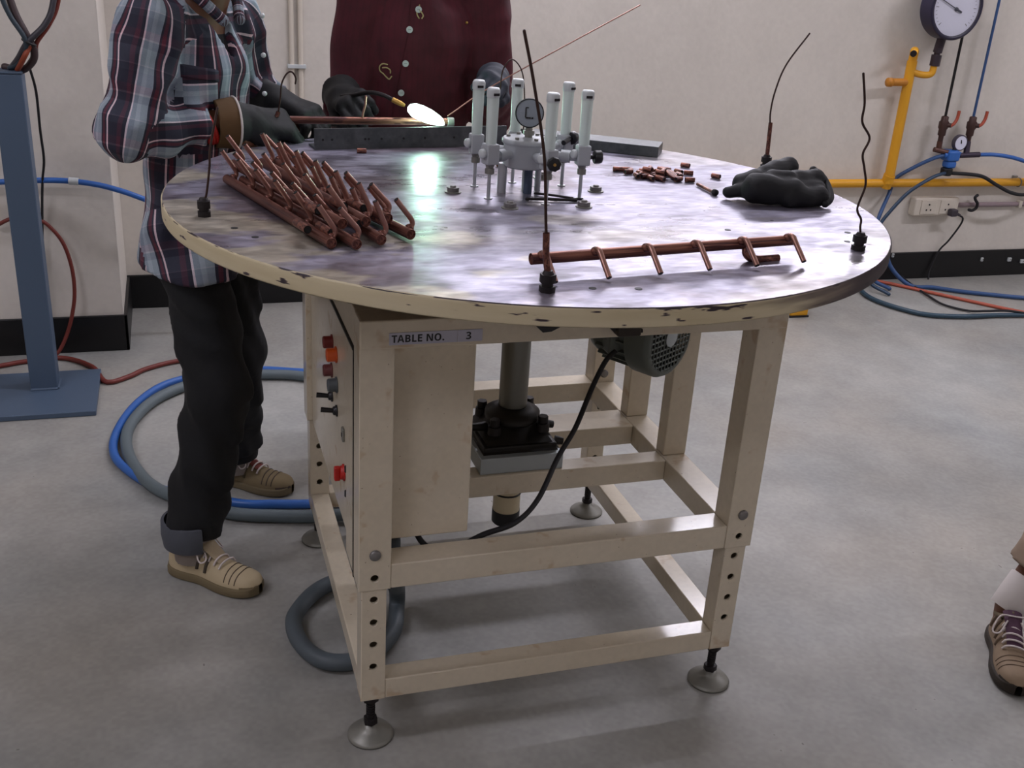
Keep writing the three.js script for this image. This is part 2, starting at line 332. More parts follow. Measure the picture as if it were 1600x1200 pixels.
// ------------------------------------------------------------------ the round brazing table
const DX = -0.042, DZ = 0.12, R = 0.6556, TOP = 1.0;
const table = thing('rotary_table', 'large round work table with worn metal top on cream steel frame marked TABLE NO. 3', 'table');
{
  const g = new THREE.CylinderGeometry(R - 0.003, R - 0.003, 0.02, 128); g.translate(DX, TOP - 0.01, DZ);
  const p = g.attributes.position, uv = g.attributes.uv; for (let i = 0; i < p.count; i++) uv.setXY(i, 0.5 + (p.getX(i) - DX) / (2 * R), 0.5 + (p.getZ(i) - DZ) / (2 * R));
  const top = add('tabletop', g, mat.top, table, 'worn grey metal table top with patches of cream paint');
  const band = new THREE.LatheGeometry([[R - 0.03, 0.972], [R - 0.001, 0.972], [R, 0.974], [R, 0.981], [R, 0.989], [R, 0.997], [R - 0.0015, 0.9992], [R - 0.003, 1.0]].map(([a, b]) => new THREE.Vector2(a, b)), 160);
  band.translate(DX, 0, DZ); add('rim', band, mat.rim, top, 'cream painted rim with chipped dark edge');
  const ug = new THREE.CylinderGeometry(R - 0.02, R - 0.02, 0.006, 96); ug.translate(DX, 0.976, DZ); add('underside', ug, mat.under, top);
  // drilled holes in the top
  for (const [x, z] of [[-0.589, 0.327], [-0.562, 0.382], [-0.13, 0.684], [-0.065, 0.694], [0.449, 0.431], [0.411, 0.487], [0.231, 0.398]]) { const h = new THREE.CylinderGeometry(0.0055, 0.0055, 0.003, 14); h.translate(x, TOP - 0.0008, z); add('drilled_hole', h, mat.dark, top); }
  // hub bolts
  for (const [x, z] of [[-0.181, 0.097], [-0.109, 0.224], [0.102, 0.101], [0.032, 0.222], [0.031, -0.02]]) {
    const b = add('hex_bolt', merge([hexPrism([x, TOP + 0.002, z], [x, TOP + 0.0095, z], 0.0115), rod([x, TOP + 0.0095, z], [x, TOP + 0.013, z], 0.006, 0.005, 12).toNonIndexed()]), mat.bolt, table);
    add('washer', rod([x, TOP, z], [x, TOP + 0.002, z], 0.0155, 0.0155, 20), mat.zinc, b);
  }
}
const LX0 = -0.405, LX1 = -0.347, QX0 = 0.325, QX1 = 0.383, FZ0 = 0.34, FZ1 = 0.397, BZ0 = -0.397, BZ1 = -0.34;
const holeY = [0.3739, 0.3246, 0.2753, 0.226, 0.1767];
function tubeLeg(x0, x1, z0, z1, y0, y1, holes) {      // a hollow square tube with holes drilled through its front wall
  const w = 0.004, s = new THREE.Shape(); s.moveTo(x0, y0); s.lineTo(x1, y0); s.lineTo(x1, y1); s.lineTo(x0, y1); s.closePath();
  for (const y of holes) { const h = new THREE.Path(); h.absarc((x0 + x1) / 2, y, 0.0072, 0, 2 * Math.PI, true); s.holes.push(h); }
  const f = new THREE.ExtrudeGeometry(s, { depth: w, bevelEnabled: true, bevelSize: 0.0012, bevelThickness: 0.0012, bevelOffset: -0.0012, bevelSegments: 1, curveSegments: 16 }); f.translate(0, 0, z1 - w - 0.0012); triUV(f);
  return merge([f, box(x0, x0 + w, y0, y1, z0, z1 - 0.003), box(x1 - w, x1, y0, y1, z0, z1 - 0.003), box(x0, x1, y0, y1, z0, z0 + w), box(x0 + w, x1 - w, y0, y0 + 0.003, z0 + w, z1 - w, 0)]);
}
for (const [x0, x1, z0, z1] of [[LX0, LX1, FZ0, FZ1], [QX0, QX1, FZ0, FZ1], [LX0, LX1, BZ0, BZ1], [QX0, QX1, BZ0, BZ1]]) {
  const cx = (x0 + x1) / 2, cz = (z0 + z1) / 2, i = 0.006;
  const leg = add('leg', tubeLeg(x0, x1, z0, z1, 0.349, 0.862, [holeY[0]]), mat.cream, table);
  add('inner_leg', tubeLeg(x0 + i, x1 - i, z0 + i, z1 - i, 0.1, 0.36, holeY.slice(1)), mat.cream, leg);
  add('bolt', lathe([[0, -0.004], [0.0105, -0.004], [0.0105, 0.003], [0.008, 0.006], [0, 0.007]], [cx, 0.4232, z1], [cx, 0.4232, z1 + 1], 16), mat.bolt, leg);
  const foot = add('levelling_foot', lathe([[0, 0], [0.044, 0], [0.0445, 0.004], [0.04, 0.009], [0.024, 0.017], [0.014, 0.022], [0.012, 0.03], [0, 0.03]], [cx, 0, cz], [cx, 1, cz], 32), mat.zinc, table);
  add('threaded_stem', merge([rod([cx, 0.025, cz], [cx, 0.1, cz], 0.0075, 0.0075, 12).toNonIndexed(), hexPrism([cx, 0.03, cz], [cx, 0.042, cz], 0.014), hexPrism([cx, 0.084, cz], [cx, 0.098, cz], 0.016), ...[0.05, 0.056, 0.062, 0.068, 0.074].map((y) => rod([cx, y, cz], [cx, y + 0.003, cz], 0.009, 0.009, 12).toNonIndexed())]), mat.iron, foot);
}
const rail = (n, ...b) => add(n, box(...b, 0.003), mat.cream, table);
// lower, middle and upper rails
rail('lower_rail', LX1 - 0.006, QX0 + 0.006, 0.1, 0.144, FZ0 + 0.006, FZ1 - 0.007); rail('lower_rail', LX1 - 0.006, QX0 + 0.006, 0.1, 0.144, BZ0 + 0.006, BZ1 - 0.006);
rail('lower_rail', LX0 + 0.007, LX1 - 0.007, 0.1, 0.144, BZ1 - 0.006, FZ0 + 0.006); rail('lower_rail', QX0 + 0.007, QX1 - 0.007, 0.1, 0.144, BZ1 - 0.006, FZ0 + 0.006);
rail('middle_rail', LX1, QX0, 0.349, 0.4, FZ0, FZ1 - 0.001); rail('middle_rail', LX1, QX0, 0.349, 0.4, BZ0, BZ1);
 rail('middle_rail', QX0, QX1, 0.349, 0.4, BZ1, FZ0);
rail('upper_beam', LX0 + 0.0005, QX1 - 0.0005, 0.812, 0.8625, FZ0, FZ1 + 0.0008); rail('upper_beam', LX1, QX0, 0.812, 0.862, BZ0, BZ1);
rail('upper_beam', LX0 + 0.001, LX1, 0.795, 0.862, BZ1, FZ0); rail('upper_beam', QX0, QX1, 0.812, 0.862, BZ1, FZ0);
rail('crossbar', LX1, QX0, 0.352, 0.4, 0.058, 0.108); rail('crossbar', LX1, QX0, 0.352, 0.4, -0.17, -0.075);
rail('inner_post', QX0 + 0.003, QX1, 0.4, 0.812, 0.045, 0.085); rail('inner_post', QX0 + 0.003, QX1, 0.4, 0.812, -0.165, -0.125);
rail('top_plate', LX1, QX0, 0.848, 0.858, BZ1, FZ0);
// turntable bearing under the top
add('bearing', lathe([[0, 0], [0.15, 0], [0.15, 0.02], [0.1, 0.025], [0.1, 0.08], [0.2, 0.085], [0.2, 0.114], [0, 0.114]], [-0.004, 0.859, 0.0], [-0.004, 2, 0.0], 40), mat.under, table);
add('shaft', lathe([[0, 0], [0.031, 0], [0.031, 0.38], [0, 0.38]], [-0.004, 0.475, 0], [-0.004, 2, 0], 28), mat.shaft, table);
// gearbox on its plate, lifted by the crossbars
add('gearbox_plate', box(-0.1, 0.084, 0.4, 0.437, -0.11, 0.1, 0.002), mat.plate, table);
{
  const f = new THREE.CylinderGeometry(0.068, 0.118, 0.05, 4, 1); f.rotateY(Math.PI / 4); f.translate(-0.006, 0.462, 0.0);
  const gb = add('gearbox', merge([f.toNonIndexed(), lathe([[0, 0], [0.056, 0], [0.06, 0.004], [0.06, 0.018], [0.046, 0.024], [0.036, 0.032], [0, 0.032]], [-0.004, 0.482, 0], [-0.004, 2, 0], 24).toNonIndexed(), box(-0.088, 0.076, 0.437, 0.452, -0.08, 0.08, 0.004)]), mat.grease, table);
  for (const [x, z] of [[-0.058, 0.05], [0.05, 0.05], [-0.058, -0.05], [0.05, -0.05]]) add('gearbox_bolt', merge([hexPrism([x, 0.486, z], [x, 0.504, z], 0.011), rod([x, 0.47, z], [x, 0.488, z], 0.015, 0.014, 14).toNonIndexed()]), mat.iron, gb);
  for (const [a, b] of [[[-0.07, 0.475, 0.02], [-0.105, 0.48, 0.03]], [[0.06, 0.468, 0.01], [0.088, 0.463, 0.012]], [[0.08, 0.444, 0.05], [0.098, 0.442, 0.055]]]) add('grease_nipple', rod(a, b, 0.011, 0.008, 10), mat.grease, gb);
}
{ const c = add('capacitor', lathe([[0, 0.03], [0.0305, 0.03], [0.0305, 0.125], [0, 0.125]], [-0.004, 0.225, 0], [-0.004, 1, 0], 28), mat.creamPlain, table, 'cream cylinder with a black end hanging under the gearbox');
  add('end_cap', lathe([[0, 0], [0.028, 0], [0.0315, 0.004], [0.0315, 0.034], [0.0305, 0.034]], [-0.004, 0.222, 0], [-0.004, 1, 0], 28), mat.black, c);
  add('seam_ring', ring(0.0305, 0.0022, [-0.004, 0.3, 0], [0, 1, 0]), mat.black, c); }
// electric motor with a slotted fan cover, hung under the top plate
{
  const a = V(0.285, 0.698, 0.115), dir = V(0.52, 0, 0.85).normalize(), up = V(0, 1, 0), sd = V().crossVectors(up, dir).normalize();
  const at = (t, s = 0, y = 0) => [a.x + dir.x * t + sd.x * s, a.y + y, a.z + dir.z * t + sd.z * s];
  const mo = add('motor', lathe([[0, 0], [0.04, 0], [0.07, 0.01], [0.078, 0.03], [0.078, 0.125], [0, 0.125]], at(-0.16), at(1), 36), mat.motor, table, 'dark grey electric motor');
  const fins = []; for (let i = 0; i < 22; i++) { const th = (i / 22) * 2 * Math.PI, g = new THREE.BoxGeometry(0.004, 0.012, 0.08); g.translate(0, 0.08, 0); g.rotateZ(th); g.lookAt(dir); g.translate(...at(-0.085)); fins.push(g); }
  add('cooling_fins', merge(fins), mat.motor, mo);
  add('fan_cover', lathe([[0.088, 0], [0.09, 0.0], [0.09, 0.045], [0.084, 0.055], [0.074, 0.057], [0.074, 0.054], [0.082, 0.051], [0.087, 0.043], [0.087, 0]], at(-0.045), at(1), 40), mat.motor, mo);
  add('fan_disc', lathe([[0, 0], [0.08, 0], [0.08, 0.003], [0, 0.003]], at(-0.01), at(1), 36), mat.dark, mo);
  for (let i = -6; i <= 6; i++) { const o = i * 0.0118, h = Math.sqrt(Math.max(0.076 ** 2 - o * o, 0.0001)); add('grille_bar', rod(at(0.011, o, -h), at(0.011, o, h), 0.0016, 0.0016, 6), mat.motor, mo); add('grille_bar', rod(at(0.0095, -h, o), at(0.0095, h, o), 0.0026, 0.0026, 6), mat.motor, mo); }
  add('hub_plate', lathe([[0, 0], [0.02, 0], [0.02, 0.003], [0, 0.003]], at(0.011), at(1), 20), mat.plate, mo);
  add('terminal_box', box(0.165, 0.235, 0.655, 0.72, 0.045, 0.1, 0.005), mat.motor, mo);
  add('mounting_plate', box(0.17, 0.34, 0.774, 0.782, -0.03, 0.15, 0.002), mat.cream, mo);
  for (const [x, z] of [[0.19, -0.01], [0.32, -0.01], [0.19, 0.13], [0.32, 0.13]]) add('hanger_rod', rod([x, 0.78, z], [x, 0.85, z], 0.005, 0.005, 8), mat.bolt, mo);
}
add('motor_cable', tube([[0.18, 0.665, 0.1], [0.157, 0.645, 0.105], [0.128, 0.59, 0.115], [0.085, 0.52, 0.15], [0.036, 0.475, 0.19], [-0.03, 0.43, 0.27], [-0.09, 0.412, 0.318], [-0.155, 0.397, 0.325], [-0.2, 0.376, 0.322], [-0.25, 0.372, 0.318], [-0.275, 0.392, 0.312], [-0.285, 0.42, 0.305]], 0.0055, 90), mat.rubber, table, 'black power cable running from motor to cabinet');
// limit switches that hang at the front beam
{ const s = new THREE.Shape(); [[-0.117, 0.864], [-0.115, 0.852], [-0.1, 0.838], [-0.086, 0.839], [-0.07, 0.847], [-0.04, 0.861], [-0.034, 0.866], [-0.06, 0.868]].forEach(([x, y], i) => (i ? s.lineTo(x, y) : s.moveTo(x, y)));
  const g = new THREE.ExtrudeGeometry(s, { depth: 0.016, bevelEnabled: true, bevelSize: 0.002, bevelThickness: 0.003, bevelSegments: 2 }); g.translate(0, 0, 0.402); add('bracket', triUV(g), mat.black, table, 'black bent bracket on the front beam');
  const sw = add('limit_switch', merge([box(0.015, 0.08, 0.846, 0.866, 0.398, 0.43, 0.003), box(0.034, 0.078, 0.822, 0.848, 0.398, 0.425, 0.004)]), M(0x2e251d, 0.5, 0.2), table, 'dark brown limit switch on the front beam');
  add('switch_lever', merge([box(-0.004, 0.02, 0.858, 0.867, 0.4, 0.42, 0.002), rod([0.012, 0.855, 0.41], [0.034, 0.834, 0.412], 0.006, 0.007, 8).toNonIndexed()]), mat.iron, sw);
  for (const y of [0.828, 0.84, 0.852]) add('terminal_screw', rod([0.078, y, 0.412], [0.084, y, 0.412], 0.004, 0.004, 8), mat.iron, sw); }
// control cabinet inside the left half of the frame
{
  const cb = add('cabinet', merge([box(-0.385, -0.19, 0.414, 0.845, -0.335, 0.336, 0.004)]), mat.cream, table, 'cream sheet metal control cabinet');
  const X = -0.4;
  const door = add('cabinet_door', box(-0.392, -0.383, 0.345, 0.788, -0.337, 0.244, 0.001), mat.cream, cb);
  add('door_frame', merge([box(-0.404, -0.384, 0.345, 0.79, 0.246, 0.333, 0.003), box(-0.4, -0.384, 0.79, 0.794, -0.337, 0.333, 0.001)]), mat.cream, cb);
  add('door_seam', merge([box(-0.4058, -0.386, 0.345, 0.794, 0.3335, 0.3398, 0), box(-0.407, -0.386, 0.7905, 0.7945, 0.0, 0.338, 0)]), mat.dark, cb);
  const B = (n, y, z, r, len, m, l) => { const b = add(n, lathe([[0, 0], [r + 0.003, 0], [r + 0.003, 0.004], [r, 0.004], [r, len - 0.002], [r - 0.002, len], [0, len]], [-0.391, y, z], [-2, y, z], 20), m, cb, l); return b; };
  B('indicator_lamp', 0.678, 0.0, 0.0125, 0.02, M(0x6e1a14, 0.45), 'dark red indicator lamp'); B('indicator_lamp', 0.672, 0.055, 0.0135, 0.021, mat.orange, 'orange indicator lamp');
  B('push_button', 0.614, -0.008, 0.0125, 0.019, mat.maroonBtn, 'maroon push button'); B('push_button', 0.61, 0.06, 0.0135, 0.02, mat.greyBtn, 'grey push button');
  for (const [y, z] of [[0.558, -0.005], [0.554, 0.06]]) { const k = B('toggle_switch', y, z, 0.009, 0.01, mat.black); add('toggle_lever', rod([-0.395, y, z], [-0.424, y + 0.003, z - 0.004], 0.0045, 0.0055, 10), mat.black, k); }
  { const k = add('door_lock', box(-0.397, -0.391, 0.53, 0.558, 0.14, 0.158, 0.004), mat.zinc, cb); add('key_slot', box(-0.398, -0.396, 0.54, 0.548, 0.148, 0.151, 0), mat.dark, k); }
  { const k = B('rotary_switch', 0.462, 0.15, 0.014, 0.01, mat.red, 'red rotary switch'); add('switch_handle', box(-0.412, -0.4, 0.446, 0.476, 0.144, 0.156, 0.003), mat.red, k); }
  for (const y of [0.49, 0.437]) add('hinge', rod([-0.393, y - 0.006, 0.19], [-0.393, y + 0.006, 0.19], 0.005, 0.005, 8), mat.dark, cb);
  add('cable_gland', merge([rod([-0.325, 0.385, 0.285], [-0.325, 0.414, 0.285], 0.016, 0.018, 12).toNonIndexed(), hexPrism([-0.325, 0.398, 0.285], [-0.325, 0.41, 0.285], 0.023)]), mat.black, cb);
}
// the label on the front beam
{
  const font = await new FontLoader().loadAsync('fonts/droid/droid_sans_bold.typeface.json');
  const paper = M(0xbdbccb, 0.5), z = FZ1 + 0.0012;
  const a = add('name_plate', box(-0.357, -0.243, 0.8195, 0.8405, z - 0.001, z + 0.0006, 0), paper, table, 'paper label reading TABLE NO.');
  const b = add('name_plate', box(-0.2425, -0.2, 0.8195, 0.8405, z - 0.001, z + 0.0007, 0), paper, table, 'paper label reading 3');
  const T = (s, size, x, y, p) => { const g = new TextGeometry(s, { font, size, depth: 0.0004, curveSegments: 5 }); g.translate(x, y, z + 0.0006); add('lettering', g, mat.black, p); };
  T('TABLE NO.', 0.0128, -0.3535, 0.8238, a); T('3', 0.0128, -0.2285, 0.8238, b);
}

// ------------------------------------------------------------------ whip wires round the rim
function whip(label, x, z, kind, pts, r = 0.0019) {
  const t = thing('whip_wire', label, 'wire', [x, TOP, z], 'wires standing on fittings round the table edge');
  add('base_fitting', merge([hexPrism([x, TOP, z], [x, TOP + 0.008, z], 0.0115), rod([x, TOP + 0.008, z], [x, TOP + 0.013, z], 0.008, 0.008, 12).toNonIndexed(), hexPrism([x, TOP + 0.013, z], [x, TOP + 0.025, z], 0.0115), rod([x, TOP + 0.025, z], [x, TOP + 0.03, z], 0.0085, 0.006, 12).toNonIndexed()]), mat.iron, t);
  if (kind) add('sleeve', tube(kind, 0.0047, 20, 10), mat.copper, t, 'copper sleeve');
  add('wire', capTube(pts, r, 70, 7), mat.wire, t);
}
whip('kinked brown wire in front of the plaid shirt, leftmost on the table', -0.631, 0.248, null, [[-0.631, 1.028, 0.248], [-0.626, 1.035, 0.248], [-0.619, 1.079, 0.246], [-0.617, 1.104, 0.243], [-0.608, 1.144, 0.236], [-0.602, 1.168, 0.23]]);
whip('wire with a hooked tip and copper sleeve in front of the black glove', -0.466, -0.394, [[-0.466, 1.028, -0.394], [-0.458, 1.045, -0.393], [-0.449, 1.066, -0.392]], [[-0.45, 1.06, -0.392], [-0.444, 1.098, -0.39], [-0.441, 1.125, -0.39], [-0.43, 1.146, -0.39], [-0.419, 1.15, -0.39], [-0.411, 1.138, -0.39], [-0.412, 1.126, -0.39]]);
whip('long wire curving to the right behind the black gloves', 0.597, -0.116, [[0.597, 1.028, -0.116], [0.596, 1.05, -0.116], [0.5935, 1.1, -0.116]], [[0.5935, 1.09, -0.116], [0.589, 1.125, -0.116], [0.594, 1.171, -0.117], [0.612, 1.225, -0.118], [0.658, 1.29, -0.12]]);
whip('wavy wire on the fitting at the right edge of the table', 0.398, 0.537, null, [[0.397, 1.028, 0.537], [0.394, 1.04, 0.537], [0.393, 1.052, 0.537], [0.382, 1.07, 0.537], [0.389, 1.107, 0.537], [0.381, 1.135, 0.537], [0.373, 1.158, 0.537], [0.38, 1.183, 0.537], [0.361, 1.208, 0.537], [0.359, 1.237, 0.537], [0.347, 1.281, 0.537]]);
whip('tallest wire, rising from a copper sleeve at the front edge of the table', -0.199, 0.69, [[-0.2, 1.028, 0.69], [-0.204, 1.05, 0.69], [-0.206, 1.082, 0.69]], [[-0.206, 1.078, 0.69], [-0.208, 1.1, 0.69], [-0.217, 1.186, 0.69], [-0.237, 1.274, 0.69], [-0.254, 1.336, 0.69]], 0.0021);
whip('dark wire bent into a loop behind the round gauge', 0.12, -0.42, null, [[0.12, 1.028, -0.42], [0.118, 1.09, -0.418], [0.105, 1.15, -0.4], [0.085, 1.18, -0.38], [0.06, 1.192, -0.36], [0.04, 1.17, -0.35], [0.036, 1.13, -0.35]], 0.0016);

// ------------------------------------------------------------------ gas manifold and flow meters in the middle
const HX = -0.045, HZ = 0.105;
{
  const t = thing('gas_manifold', 'grey drum-shaped gas manifold on pipe legs with a round gauge on top', 'manifold', [HX, TOP, HZ]);
  const hub = add('drum', lathe([[0, 0], [0.041, 0], [0.043, 0.003], [0.043, 0.042], [0.047, 0.044], [0.047, 0.05], [0.043, 0.053], [0, 0.054]], [HX, 1.05, HZ], [HX, 2, HZ], 36), mat.greyPlastic, t);
  for (let i = 0; i < 6; i++) { const a = i * Math.PI / 3 + 0.35; add('screw', rod([HX + 0.035 * Math.cos(a), 1.103, HZ + 0.035 * Math.sin(a)], [HX + 0.035 * Math.cos(a), 1.107, HZ + 0.035 * Math.sin(a)], 0.004, 0.004, 8), mat.zinc, hub); }
  for (const [x, z, m, r] of [[-0.088, 0.1, mat.chrome, 0.0088], [-0.04, 0.11, M(0x4a5668, 0.5, 0.3), 0.0082], [-0.034, 0.08, mat.chrome, 0.008], [-0.012, 0.085, mat.chrome, 0.006]]) {
    add('pipe_leg', rod([x, TOP, z], [x, 1.055, z], r, r, 16), m, t); }
  const neck = add('gauge_neck', merge([rod([HX + 0.002, 1.1, HZ], [HX + 0.002, 1.124, HZ], 0.0075, 0.0065, 12).toNonIndexed(), hexPrism([HX + 0.002, 1.108, HZ], [HX + 0.002, 1.116, HZ], 0.0105)]), mat.zinc, t);
  const n = V(-0.28, 0.12, 0.95).normalize(), c = V(HX + 0.001, 1.1475, HZ), at = (d) => [c.x + n.x * d, c.y + n.y * d, c.z + n.z * d];
  const ga = add('pressure_gauge', lathe([[0, 0], [0.024, 0], [0.0265, 0.003], [0.0265, 0.016], [0.0245, 0.017], [0.0245, 0.0145], [0, 0.0145]], at(-0.008), at(1), 36), mat.black, t, 'small round gauge with dark rim');
  add('dial', lathe([[0, 0], [0.0243, 0], [0.0243, 0.001], [0, 0.001]], at(0.0068), at(1), 32), M(0x8a929a, 0.5, 0.2), ga);
  const bar = (x, y, w, h) => { const g = new THREE.BoxGeometry(w, h, 0.001); g.translate(x, y, 0.0085); g.lookAt(n); g.translate(c.x, c.y, c.z); return g; };
  add('dial_marks', merge([bar(-0.007, 0.001, 0.0022, 0.018), bar(-0.0045, 0.0095, 0.005, 0.002), bar(-0.004, -0.0085, 0.006, 0.003), bar(0.001, -0.0085, 0.003, 0.003), bar(0.0055, -0.0085, 0.003, 0.003)]), mat.dark, ga);
  // dark hand wheels
  const wheel = (p, q, l, m = mat.black) => { const pv = V(...p), qv = V(...q); const k = add('hand_wheel', merge([lathe([[0, 0], [0.011, 0], [0.0128, 0.003], [0.0128, 0.012], [0.011, 0.015], [0, 0.015]], p, q, 8).toNonIndexed(), rod(p, pv.clone().addScaledVector(V().subVectors(qv, pv).normalize(), -0.03).toArray(), 0.004, 0.005, 10).toNonIndexed()]), m, t, l);
    const tip = pv.clone().addScaledVector(V().subVectors(qv, pv).normalize(), 0.0145); add('wheel_screw', rod(tip.toArray(), tip.clone().addScaledVector(V().subVectors(qv, pv).normalize(), 0.002).toArray(), 0.0028, 0.0028, 10), mat.brass, k); };
  wheel([-0.034, 1.079, 0.225], [-0.2, 1.13, 1.2], 'black hand wheel with brass screw'); wheel([0.068, 1.078, 0.16], [2, 1.1, 0.3]); wheel([0.058, 1.093, 0.06], [1.2, 1.3, -1]);
  // arms from the drum to each meter
  for (const [x, z] of [[-0.127, 0.05], [-0.128, 0.15], [-0.042, 0.02], [-0.034, 0.2], [0.05, 0.05], [0.047, 0.158]]) add('outlet_arm', merge([rod([HX, 1.076, HZ], [x, 1.076, z], 0.0075, 0.0075, 12).toNonIndexed(), hexPrism([lerp(HX, x, 0.62), 1.076, lerp(HZ, z, 0.62)], [lerp(HX, x, 0.78), 1.076, lerp(HZ, z, 0.78)], 0.0115)]), mat.greyPlastic, t);
}
{
  const labels = ['clear tube flow meter at the far left of the ring of six', 'clear tube flow meter standing nearest the camera on the left of the gauge', 'clear tube flow meter half hidden behind the round gauge', 'clear tube flow meter in front of the gauge on its right', 'clear tube flow meter at the back of the ring, right of the gauge', 'clear tube flow meter at the far right of the ring with a black knob'];
  const spots = [[-0.127, 0.05], [-0.128, 0.15], [-0.042, 0.02], [-0.034, 0.2], [0.05, 0.05], [0.047, 0.158]];
  const [x, z] = spots[0];
  const t = thing('flow_meter', labels[0], 'flow meter', [x, TOP, z], 'flow meters round the gas manifold');
  const body = add('body', box(x - 0.0125, x + 0.0125, 1.063, 1.1, z - 0.0125, z + 0.0125, 0.003), mat.greyPlastic, t);
  add('side_plug', lathe([[0, 0], [0.0085, 0], [0.0085, 0.008], [0.006, 0.011], [0, 0.011]], [x - 0.0115, 1.083, z], [x - 2, 1.083, z + 0.6], 14), mat.white, body);
  add('tube', lathe([[0, 0], [0.0098, 0], [0.0108, 0.09], [0.009, 0.094], [0, 0.095]], [x, 1.0995, z], [x, 2, z], 24), mat.acrylic, t);
  add('float_rod', rod([x, 1.1, z], [x, 1.176, z], 0.0062, 0.0074, 14), M(0xf0f3f2, 0.5), t);
  const cap = add('cap', lathe([[0.0098, 0], [0.0118, 0], [0.0118, 0.012], [0.0095, 0.016], [0, 0.0165]], [x, 1.1815, z], [x, 2, z], 24), mat.white, t);
  add('cap_slot', box(x - 0.0055, x + 0.0055, 1.1845, 1.1888, z + 0.0105, z + 0.0124, 0), mat.iron, cap);
  add('nut', merge([hexPrism([x, 1.046, z], [x, 1.056, z], 0.0085), rod([x, 1.054, z], [x, 1.064, z], 0.006, 0.009, 12).toNonIndexed()]), mat.zinc, t);
  add('stem', merge([rod([x, TOP, z], [x, 1.048, z], 0.0034, 0.0034, 10).toNonIndexed(), rod([x, TOP, z], [x, TOP + 0.002, z], 0.008, 0.008, 14).toNonIndexed()]), mat.chrome, t);
  for (let i = 1; i < 6; i++) { const c = copy(t, labels[i]); c.position.set(spots[i][0], TOP, spots[i][1]); c.rotation.y = [0, 0.25, -0.3, 0.35, 0.5, -0.1][i]; }
}

// ------------------------------------------------------------------ copper headers
function headerThing(label) {
  const t = thing('copper_header', label, 'copper pipe', [0, 0, 0]);
  const pr = 0.0085;
  add('main_pipe', merge([lathe([[pr - 0.0015, 0.004], [pr - 0.001, 0], [pr, 0.0005], [pr, 0.4595], [pr - 0.001, 0.46], [pr - 0.0015, 0.456]], [0, 0, 0], [1, 0, 0], 18), lathe([[0, 0.002], [pr, 0.0025], [pr, 0.003]], [0, 0, 0], [1, 0, 0], 14), lathe([[0, 0.457], [pr - 0.0005, 0.4572]], [0, 0, 0], [1, 0, 0], 14)]), mat.copper, t);
  for (const x of [0.015, 0.1, 0.185, 0.27, 0.355, 0.443]) {
    const s = add('stub', tube([[x, 0.006, 0], [x, 0.013, 0], [x, 0.0175, 0.003], [x, 0.0195, 0.01], [x, 0.0195, 0.024], [x, 0.0195, 0.052]], 0.0042, 22, 10), mat.copperBright, t);
    add('stub_collar', lathe([[0.0042, 0.0], [0.0075, 0.001], [0.0068, 0.005], [0.0044, 0.008]], [x, 0.006, 0], [x, 1, 0], 14), mat.copper, s);
    add('stub_mouth', rod([x, 0.0195, 0.0515], [x, 0.0195, 0.0523], 0.0033, 0.0033, 10), mat.dark, s);
  }
  const d = (k) => [-0.4 * k, 0.9 * k];
  const rb = add('return_bend', tube([[0.372, ...d(0.004)], [0.366, ...d(0.012)], [0.37, ...d(0.021)], [0.382, ...d(0.026)], [0.4, ...d(0.027)], [0.425, ...d(0.027)]], 0.0064, 26, 12), mat.copper, t);
  add('bend_mouth', rod([0.4245, ...d(0.027)], [0.4255, ...d(0.027)], 0.0054, 0.0054, 12), mat.dark, rb);
  t.rotation.order = 'YXZ'; return t;
}
const head0 = headerThing('single copper header pipe with six stubs lying alone at the front of the table');
head0.position.set(-0.2, 1.0245, 0.617); head0.rotation.set(0.72, 0.124, 0.008);
{
  const P = [[-0.458, 1.01, 0.462, 0], [-0.422, 1.01, 0.47, 0.02], [-0.381, 1.01, 0.448, -0.03], [-0.33, 1.01, 0.422, 0.03], [-0.437, 1.031, 0.43, 0.015], [-0.4, 1.031, 0.42, -0.02], [-0.362, 1.03, 0.4, 0.02]];
  const L = ['copper header nearest the left edge at the bottom of the pile', 'copper header second from the left in the bottom row of the pile', 'copper header third from the left in the bottom row of the pile', 'copper header at the right end of the pile, its last stub standing free', 'copper header on top of the pile at its left side', 'copper header on top of the pile in its middle', 'copper header on top of the pile at its right side'];
  P.forEach(([x, y, z, w], i) => {
    const c = copy(head0, L[i]); c.userData.group = 'copper headers in the pile'; const yaw = -1.297 + w;
    c.rotation.set(-0.98 + 0.17 * Math.sin(i * 2.3), yaw, 0); const ax = V(Math.cos(yaw), 0, -Math.sin(yaw));
    c.position.set(x - 0.46 * ax.x, y, z - 0.46 * ax.z);
  });
}
